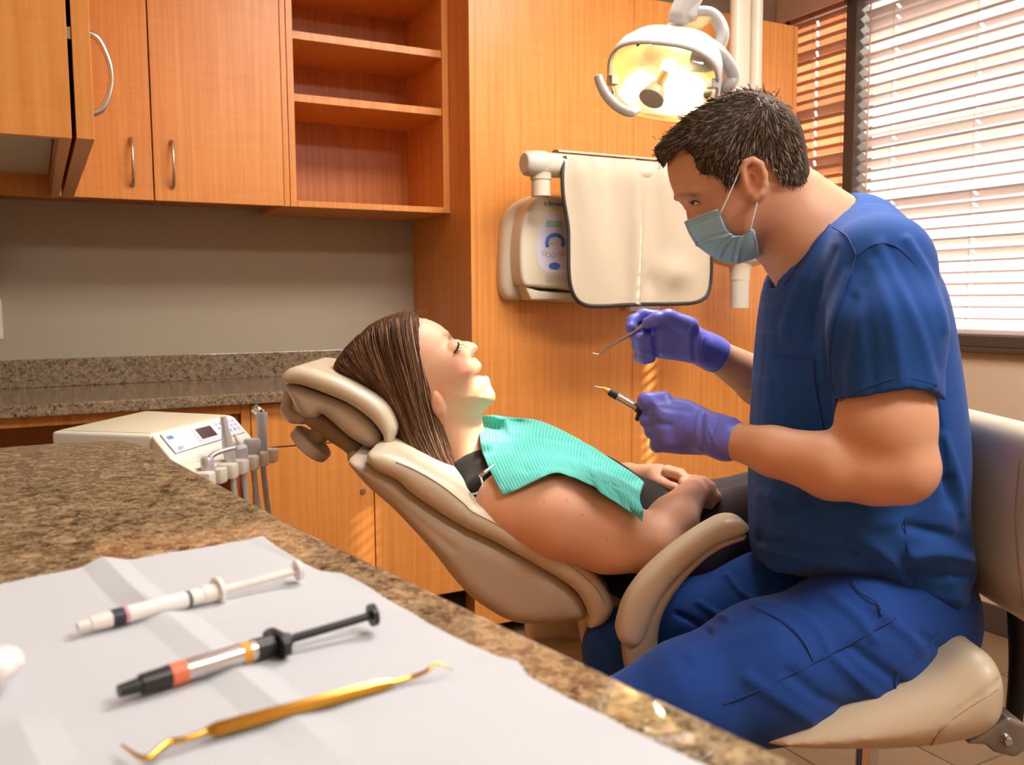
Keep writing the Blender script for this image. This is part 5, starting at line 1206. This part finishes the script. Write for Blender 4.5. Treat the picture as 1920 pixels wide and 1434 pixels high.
dirv = dirv*(1-.55*side)+np.c_[np.where(pts_[:, 0] < 1440, -.25, .25), np.full(m_, .9)]*.55*side+rs.normal(0, .16, (m_, 2)); dirv = np.where(ds2 < 22, dirv+rs.normal(0, .8, (m_, 2)), dirv); dirv /= np.hypot(*dirv.T)[:, None]+1e-6
ln_ = rs.uniform(12, 26, m_)[:, None]*np.where(pts_[:, 1:] > 300, .55, 1); ln_ = np.where(pts_[:, :1] < 1275, ln_*.8, ln_)
tt = np.linspace(0, 1, 5); PP = pts_[:, None]+dirv[:, None]*ln_[:, None]*tt[None, :, None]-dirv[:, None]*ln_[:, None]*.35+np.c_[np.zeros(5), 3*tt**2][None]*rs.normal(0, 1, (m_, 1, 1))
def skw(X, Y):
    t2 = -polysd(SKULL[:, :2], X, Y); e = (chD-cD)[:2]; s_ = np.clip(((X-cD[0])*e[0]+(Y-cD[1])*e[1])/(e@e), 0, 1.1); return bump_w(np.maximum(t2, 0), .083-.013*s_**1.5, .075)
Lm = nearpts(PP.reshape(-1, 2), skw, dd_); okm = (polysd(SKULL[:, :2], Lm[:, 0], Lm[:, 1]).reshape(-1, 5)[:, 1] < .003); Lm = Lm.reshape(-1, 5, 3)[okm].reshape(-1, 3); m_ = int(okm.sum()); wv = dd_-Lm[:, 2]; lift = np.tile(.0005+.0022*tt, m_)*np.repeat(rs.uniform(.2, 1.3, m_), 5)
sgn = np.repeat(np.where(rs.random(m_) < .22, 1, -1), 5); Lm[:, 2] = dd_+sgn*(wv+lift); HP = toW(Lm).reshape(m_, 5, 3)
pal = np.array([srgb(*c)[:3] for c in ((60, 47, 38), (86, 69, 56), (112, 92, 76), (144, 124, 106), (170, 152, 134))]); cc = pal[rs.choice(5, m_, p=(.3, .34, .22, .1, .04))]*rs.uniform(.85, 1.15, (m_, 1))
tag(strands('hair_strands', HP, rs.uniform(.0006, .0011, m_), cc, dn_p), kind='stuff')
fly = []
for i in range(150):
    if i < 70: x, y = 1418+rs.normal(0, 22), 178+rs.normal(0, 3); dx, dy = rs.normal(0, 7), -abs(rs.normal(6, 3))
    else: x, y = 1242+rs.normal(6, 8), 278+rs.normal(0, 12); dx, dy = -abs(rs.normal(5, 3)), rs.normal(2, 5)
    d_ = dd_+rs.normal(0, .025); fly.append([W(x, y+4, d_), W(x+dx*.4, y+dy*.6, d_), W(x+dx*.8, y+dy*.95, d_), W(x+dx*1.2, y+dy, d_)])
tag(strands('stray_hair', fly, np.full(len(fly), .0006), np.tile(pal[1], (len(fly), 1)), dn_p), kind='stuff')
# face mask: pleated sheet from cheek to cheek, ear loops
MP = LP([(1252, 300), (1257, 340), (1268, 364), (1280, 385), (1286, 414), (1296, 438), (1308, 458), (1320, 469), (1334, 479), (1355, 489), (1381, 494), (1406, 488), (1424, 481), (1450, 440), (1485, 400), (1508, 360), (1512, 320), (1502, 265), (1455, 196), (1370, 190), (1290, 232)], dd_, 3)
def maskw(x, y):
    p = np.array([L(a, b_, dd_) for a, b_ in zip(x, y)]); t_ = np.maximum(-polysd(MP[:, :2], p[:, 0], p[:, 1]), 0); e = (chD-cD)[:2]; s_ = np.clip(((p[:, 0]-cD[0])*e[0]+(p[:, 1]-cD[1])*e[1])/(e@e), 0, 1.1); return bump_w(t_, .081-.013*s_**1.5, .072)+.0035, p
def mwf(X, Y):
    t_ = np.maximum(-polysd(MP[:, :2], X, Y), 0); e = (chD-cD)[:2]; s_ = np.clip(((X-cD[0])*e[0]+(Y-cD[1])*e[1])/(e@e), 0, 1.1); return bump_w(t_, .079-.015*s_**1.5, .072)+.006
nS, nU = 60, 26
Sv = resample([(1284, 415), (1294, 439), (1307, 459), (1320, 469), (1334, 479), (1355, 489), (1381, 494), (1406, 488), (1424, 481)], nS)
Kv = resample([(1346, 393), (1354, 412), (1363, 432), (1375, 441), (1384, 443), (1397, 440), (1406, 433), (1414, 431), (1420, 455), (1425, 480.5)], nS)
us = np.linspace(0, 1, nU)**1.6; V3d = []
for sg in (1, -1):
    for u0 in (us[::-1] if sg == 1 else us[1:]):
        P2 = Sv*(1-u0)+Kv*u0
        p = nearpts(P2, lambda X, Y: mwf(X, Y)-.003*(1-min(1, u0*5)), dd_); p[:, 2] = dd_-sg*(p[:, 2]-dd_); V3d.append(toW(p))
V3d = np.array(V3d); nr = V3d.shape[0]; idx = np.arange(nr*nS).reshape(nr, nS); Q = np.stack([idx[:-1, :-1], idx[:-1, 1:], idx[1:, 1:], idx[1:, :-1]], -1).reshape(-1, 4)
v = V3d.reshape(-1, 3); N = normals(v, Q); hc = W(1400, 380, dd_); N = np.where((((v-hc)*N).sum(1) < 0)[:, None], -N, N)
v = fold(v, N, [([(1306, 455), (1330, 444), (1362, 438)], 2.2, -.0030), ([(1306, 459), (1332, 449), (1364, 441)], 2.5, .0045), ([(1344, 482), (1352, 460), (1370, 442)], 2.2, -.0030), ([(1349, 485), (1357, 462), (1373, 444)], 2.5, .0045), ([(1376, 490), (1381, 465), (1386, 446)], 2.2, -.0030), ([(1382, 490), (1386, 466), (1390, 446)], 2.5, .0045), ([(1289, 420), (1318, 408), (1347, 399)], 1.6, -.0012), ([(1291, 426), (1320, 414), (1350, 405)], 1.6, -.0012), ([(1414, 450), (1418, 480)], 2, -.001)])
me = fastmesh('face_mask', v-world_off(dn_p), Q); mo = link('face_mask', me, 'mask_blue', dn_p, smooth=True); mm = mo.modifiers.new('t', 'SOLIDIFY'); mm.thickness = .0012
MS = Surf(mo, skin_d)
tube('edge_binding', np.array([W(x, y, MS.depth(x, y)-.001) for x, y in resample([(1288, 414), (1316, 403), (1346, 393)], 14)]), .0012, 'mask_edge', mo, n=6, k=1)
e0 = dd_-.082
tube('ear_loop', [W(1350, 401, MS.depth(1352, 403)-.002), W(1368, 362, e0+.006), W(1386, 322, e0), W(1393, 306, e0-.002)], .0014, 'mask_loop', mo, n=6, k=5)
tube('ear_loop', [W(1406, 434, MS.depth(1406, 434)-.002), W(1413, 405, e0+.006), W(1421, 373, e0+.002)], .0014, 'mask_loop', mo, n=6, k=5)

# scrub top
tp = Field()
TOR = [(1462, 505), (1500, 455), (1545, 416), (1597, 390), (1640, 397), (1690, 429), (1735, 471), (1765, 521), (1785, 591), (1799, 680), (1810, 760), (1817, 850), (1815, 950), (1823, 1030), (1829, 1058), (1816, 1085), (1813, 1120), (1823, 1150), (1816, 1174), (1760, 1174), (1690, 1144), (1610, 1090), (1540, 1070), (1447, 1056), (1422, 1042), (1418, 950), (1420, 830), (1425, 740), (1432, 640), (1442, 560), (1452, 520)]
tp.puff(smoothline(np.array([L(x, y, 1.30 if x > 1720 else (1.33 if x > 1640 and y < 900 else dd_)) for x, y in TOR]), 3, True), dd_, lambda t, X, Y: bump_w(t+.004, .178, .115), k=.01)
shc = L(1650, 500, 1.20)
tp.chain([dl(1600, 475), shc], [.072, .062], k=.04); tp.chain([dl(1600, 470), L(1610, 490, 1.53)], [.075, .064], k=.04)
tp.chain([shc, L(1662, 620, 1.155), L(1666, 790, 1.138)], [.062, .067, .067], k=.03)
tp.chain([L(1610, 490, 1.53), L(1585, 700, 1.575)], [.064, .07], k=.03)
tp.slab(LP([(1500, 800), (1572, 769), (1600, 752), (1640, 737), (1690, 727), (1730, 731), (1762, 744), (1860, 790), (1860, 1010), (1500, 1010)], 1.10, 0), .98, .205, .001, k=.001, op='s')
tp.slab(LP([(1440, 790), (1500, 760), (1620, 770), (1640, 900), (1440, 900)], 1.6, 0), 1.68, .125, .002, k=.001, op='s')
# v-neck
tp.chain([dl(1450, 440), dl(1530, 425)], [.062, .066], k=.006, op='s'); tp.cap(dl(1462, 470), dl(1462, 520), .040, .02, k=.006, op='s')
TF = [([(1545, 430), (1505, 520), (1470, 620)], 9, .004), ([(1560, 470), (1530, 560), (1520, 640)], 10, -.005), ([(1590, 520), (1548, 640), (1545, 700)], 12, 0.0036), ([(1600, 560), (1572, 690), (1580, 760)], 13, -0.0042),
      ([(1650, 460), (1690, 540), (1735, 640), (1750, 720)], 12, 0.0036), ([(1640, 500), (1672, 600), (1690, 710)], 13, 0.0030), ([(1665, 470), (1715, 560), (1760, 690)], 11, -0.0030), ([(1700, 450), (1752, 540), (1772, 620)], 9, .005), ([(1620, 540), (1632, 640), (1640, 730)], 12, -0.0024),
      ([(1440, 950), (1470, 985), (1500, 995), (1440, 1010)], 12, .006), ([(1430, 925), (1460, 935), (1500, 930)], 9, .009), ([(1440, 950), (1480, 955), (1520, 948)], 9, -.008), ([(1425, 1010), (1500, 1030), (1600, 1040)], 9, -.006), ([(1430, 1028), (1520, 1046), (1610, 1060)], 8, .006),
      ([(1700, 985), (1760, 1000), (1815, 1018)], 12, -.009), ([(1710, 1040), (1760, 1035), (1820, 1050)], 11, .011), ([(1705, 1075), (1760, 1080), (1815, 1082)], 10, -.010), ([(1690, 1110), (1750, 1115), (1815, 1125)], 10, .007), ([(1780, 900), (1800, 960), (1812, 1010)], 10, -.006), ([(1770, 820), (1795, 900), (1806, 960)], 9, .006),
      ([(1560, 960), (1640, 980), (1700, 975)], 12, .004), ([(1600, 1000), (1660, 1040), (1700, 1090)], 12, .006), ([(1620, 1085), (1680, 1120), (1720, 1150)], 8, -.005), ([(1745, 760), (1770, 850), (1780, 940)], 12, -.006), ([(1450, 580), (1442, 700), (1432, 820)], 8, .003)]
sco = soft('scrub_top', tp, .0042, 'scrub_blue', dn_p, folds=TF)
ST = Surf(sco)
on_surf('shoulder_seam', ST, [(1560, 425), (1585, 440), (1598, 462), (1606, 480)], .0012, 'scrub_seam', sco); on_surf('armhole_seam', ST, [(1606, 480), (1590, 520), (1568, 580), (1556, 650), (1560, 720), (1574, 768)], .0012, 'scrub_seam', sco)
on_surf('armhole_seam', ST, [(1606, 480), (1640, 458), (1680, 462), (1720, 500)], .0012, 'scrub_seam', sco)
on_surf('sleeve_hem', ST, [(1574, 752), (1600, 738), (1650, 717), (1700, 708), (1758, 722)], .0010, 'scrub_seam', sco); on_surf('pocket_seam', ST, [(1448, 664), (1490, 672), (1524, 674), (1528, 720), (1545, 810)], .0011, 'scrub_seam', sco)
on_surf('side_seam', ST, [(1696, 960), (1700, 1020), (1715, 1080), (1728, 1148)], .0010, 'scrub_seam', sco); on_surf('collar_seam', ST, [(1556, 420), (1520, 468), (1490, 505), (1470, 535)], .0011, 'scrub_seam', sco)
on_surf('bottom_hem', ST, [(1700, 1128), (1730, 1142), (1775, 1154), (1818, 1152)], .0010, 'scrub_seam', sco)
# trousers
pn_ = Field()
pn_.ell(dl(1672, 1120), (.112, .12, .165), k=.03)
pn_.chain([L(1690, 1172, 1.285), L(1600, 1205, 1.235), L(1440, 1258, 1.205), L(1290, 1315, 1.19), L(1190, 1358, 1.19)], [.098, .098, .092, .078, .064], k=.03)
kneeN = L(1190, 1358, 1.19); footN = np.array([kneeN[0]+.04, .09, 1.19]); pn_.chain([kneeN, (kneeN+footN)/2, footN], [.064, .058, .05], k=.03)
pn_.chain([L(1660, 1120, 1.43), L(1440, 1130, 1.450), L(1290, 1172, 1.447), L(1168, 1218, 1.447)], [.10, .080, .068, .062], k=.03)
kneeF = L(1168, 1218, 1.447); footF = np.array([kneeF[0]+.02, .09, 1.447]); pn_.chain([kneeF, (kneeF+footF)/2, footF], [.062, .058, .05], k=.03)
PF = [([(1440, 1132), (1520, 1165), (1560, 1230)], 8, .004), ([(1300, 1230), (1400, 1190), (1450, 1180)], 14, .004), ([(1560, 1120), (1610, 1160), (1640, 1200)], 9, .005), ([(1600, 1215), (1660, 1260), (1700, 1290)], 10, -.006), ([(1570, 1240), (1620, 1285), (1650, 1310)], 10, .005), ([(1480, 1260), (1540, 1310), (1600, 1330)], 12, -.005), ([(1400, 1270), (1460, 1310), (1520, 1350)], 12, .004),
      ([(1640, 1140), (1700, 1190), (1730, 1220)], 9, .006), ([(1730, 1190), (1770, 1220), (1790, 1250)], 8, -.005), ([(1310, 1130), (1340, 1150), (1365, 1160)], 5, .006), ([(1270, 1150), (1310, 1170), (1330, 1185)], 5, -.006), ([(1365, 1080), (1390, 1110), (1420, 1130)], 5, .005), ([(1120, 1190), (1140, 1215), (1150, 1230)], 9, .005)]
tro = soft('trousers', pn_, .0048, 'trouser_blue', dn_p, folds=PF)
TS = Surf(tro)
_os = on_surf
def on_surf(*a, **k): return _os(*a, **{'lift': .0018, **k})
on_surf('side_seam', TS, [(1355, 1322), (1440, 1285), (1540, 1235), (1620, 1192), (1680, 1158)], .0011, 'scrub_seam', tro); on_surf('pocket_seam', TS, [(1598, 1085), (1612, 1110), (1645, 1130), (1652, 1155)], .0014, 'scrub_seam', tro)
on_surf('back_pocket_seam', TS, [(1680, 1298), (1684, 1265), (1735, 1218), (1765, 1180)], .0011, 'scrub_seam', tro); on_surf('cargo_seam', TS, [(1410, 1135), (1470, 1165), (1505, 1200), (1525, 1240)], .0011, 'scrub_seam', tro)
for f_ in (footN, footF):
    F = Field(); F.chain([f_+np.array([.03, -.05, 0]), f_+np.array([-.17, -.055, 0])], [.04, .033], k=.02); F.cap(f_, f_+np.array([.0, -.04, 0]), .045, .042, k=.02); F.add('i', (0, 0, 0), (0, 0, 0), lambda A, B, C: .004-B+0*A+0*C, .002); soft('shoe', F, .005, 'shoe_grey', dn_p)

# gloved hands
g = Field(); gd = 1.285
g.slab(LP([(1216, 743), (1250, 746), (1287, 749), (1316, 763), (1342, 780), (1352, 818), (1338, 850), (1300, 852), (1262, 850), (1236, 842), (1224, 822), (1218, 795), (1213, 768)], gd, 3), gd+.004, .027, .024)
g.chain([L(1300, 803, 1.275), L(1340, 815, 1.255), L(1356, 821, 1.248)], [.030, .0285, .0295], k=.012)
g.cap(L(1349, 818, 1.251), L(1362, 823, 1.245), .0285, .0315, k=.006)
for x, y, r_ in ((1206, 752, .0115), (1207, 787, .0098), (1216, 807, .0096), (1227, 833, .0100)):
    g.chain([L(x+38, y-2, gd+.0), L(x+6, y, gd+.004), L(x+5, y+2, gd+.034), L(x+26, y+4, gd+.050), L(x+46, y+4, gd+.040)], [r_*1.15, r_*1.08, r_, r_*.9, r_*.8], k=.005)
g.chain([L(1300, 775, gd+.03), L(1255, 766, gd+.045), L(1222, 764, gd+.038), L(1206, 763, gd+.02)], [.015, .0125, .0112, .0095], k=.006)
GF = [([(1310, 770), (1306, 810), (1312, 848)], 2.5, .0014), ([(1318, 772), (1315, 810), (1320, 850)], 2.5, -.0014), ([(1326, 775), (1324, 812), (1330, 852)], 2.5, .0014), ([(1334, 782), (1328, 800), (1340, 830)], 2, .0016), ([(1345, 786), (1335, 820), (1342, 850)], 2, -.0014), ([(1240, 765), (1290, 770)], 7, -.002), ([(1235, 795), (1255, 797)], 6, -.003), ([(1280, 810), (1290, 835)], 3, -.0012)]
soft('glove', g, .0022, 'glove_nitrile', dn_p, folds=GF)
g = Field(); gd = 1.50
g.slab(LP([(1226, 602), (1240, 588), (1262, 584), (1280, 592), (1302, 612), (1326, 628), (1336, 650), (1322, 680), (1300, 680), (1268, 676), (1238, 672), (1222, 665), (1219, 640)], gd, 3), gd+.006, .024, .021)
g.chain([L(1290, 640, 1.51), L(1322, 655, 1.525), L(1334, 661, 1.53)], [.030, .0285, .029], k=.01); g.cap(L(1328, 658, 1.528), L(1339, 664, 1.532), .0290, .0315, k=.006)
g.chain([L(1292, 612, gd-.012), L(1252, 595, gd-.020), L(1232, 599, gd-.022), L(1215, 605, gd-.018)], [.017, .0135, .0118, .0100], k=.006)      # thumb
g.chain([L(1242, 596, gd+.02), L(1206, 591, gd+.018), L(1187, 602, gd+.010), L(1183, 614, gd-.002)], [.0125, .0112, .0105, .0092], k=.005)        # index
for kx, ky, r_ in ((1240, 610, .0112), (1240, 630, .0106), (1242, 652, .0098)):
    i = (ky-610)/20; g.chain([L(kx, ky, gd+.028), L(1207+i*2, ky+8+i*3, gd+.028), L(1193+i*3, ky+18+i*-1, gd+.008), L(1203+i*2.5, ky+26-i*3, gd-.010), L(1216+i*2, ky+26-i*3, gd-.012)], [r_*1.1, r_*1.05, r_, r_*.95, r_*.85], k=.0045)
GF = [([(1296, 612), (1292, 640), (1294, 674)], 2.5, .0014), ([(1306, 620), (1301, 645), (1304, 676)], 2.5, -.0014), ([(1314, 624), (1309, 648), (1312, 678)], 2.5, .0014), ([(1320, 632), (1314, 652), (1322, 672)], 2, .0016), ([(1222, 612), (1228, 640), (1236, 668)], 4, -.002), ([(1252, 612), (1264, 614)], 4, -.002)]
soft('glove', g, .0022, 'glove_nitrile', dn_p, folds=GF)

# instruments in the hands
plain('tip_yellow', (236, 190, 60), .4)
sy = thing('syringe', 'silver and black syringe with yellow needle tip held in the lower gloved hand', 'syringe', W(1178, 752, 1.30), group='held instruments')
A, B = W(1142, 734, 1.31), W(1212, 774, 1.302)
def sg2(nm, a, b_, ra, rb, mat): return lathe(nm, A+(B-A)*a, A+(B-A)*b_, [(0, ra), (1, rb)], mat, sy, 18)
sg2('needle_hub', -.19, .0, .0018, .0048, 'tip_yellow'); sg2('nose', .0, .22, .0056, .0062, 'syringe_black'); sg2('barrel', .22, .74, .0062, .0062, 'foil'); sg2('end_cap', .74, 1.0, .0070, .0062, 'syringe_black')
tube('needle', [A+(B-A)*-.18, W(1122, 726, 1.31), W(1113, 723.5, 1.31)], [.0010, .0008, .0005], 'brushed_steel', sy, n=6, k=4)
tube('finger_rest', [A+(B-A)*.84, W(1196, 783, 1.296), W(1193, 787, 1.296)], [.004, .0038, .003], 'syringe_black', sy, n=8, k=3)
ex = thing('hand_instrument', 'steel dental hand instrument with hooked tip held in the raised gloved hand', 'dental instrument', W(1180, 625, 1.49), group='held instruments')
A, B = W(1150, 645, 1.498), W(1218, 603, 1.494)
lathe('handle', A, B+(B-A)*.25, [(0, .0020), (.04, .0034), (.3, .0036), (.34, .0042), (.95, .0042), (1, .003)], 'brushed_steel', ex, n=12)
tube('working_end', [A+(B-A)*.02, W(1140, 652, 1.498), W(1130, 660, 1.498), W(1124, 664, 1.498), W(1117, 664, 1.498), W(1110, 661, 1.498)], [.0017, .0016, .0014, .0014, .0012, .0005], 'brushed_steel', ex, n=8)
tube('working_end', [B+(B-A)*.22, W(1240, 587, 1.492), W(1245, 582, 1.492), W(1248, 581, 1.492), W(1250, 583, 1.492)], [.002, .0017, .0014, .0012, .0006], 'brushed_steel', ex, n=8)
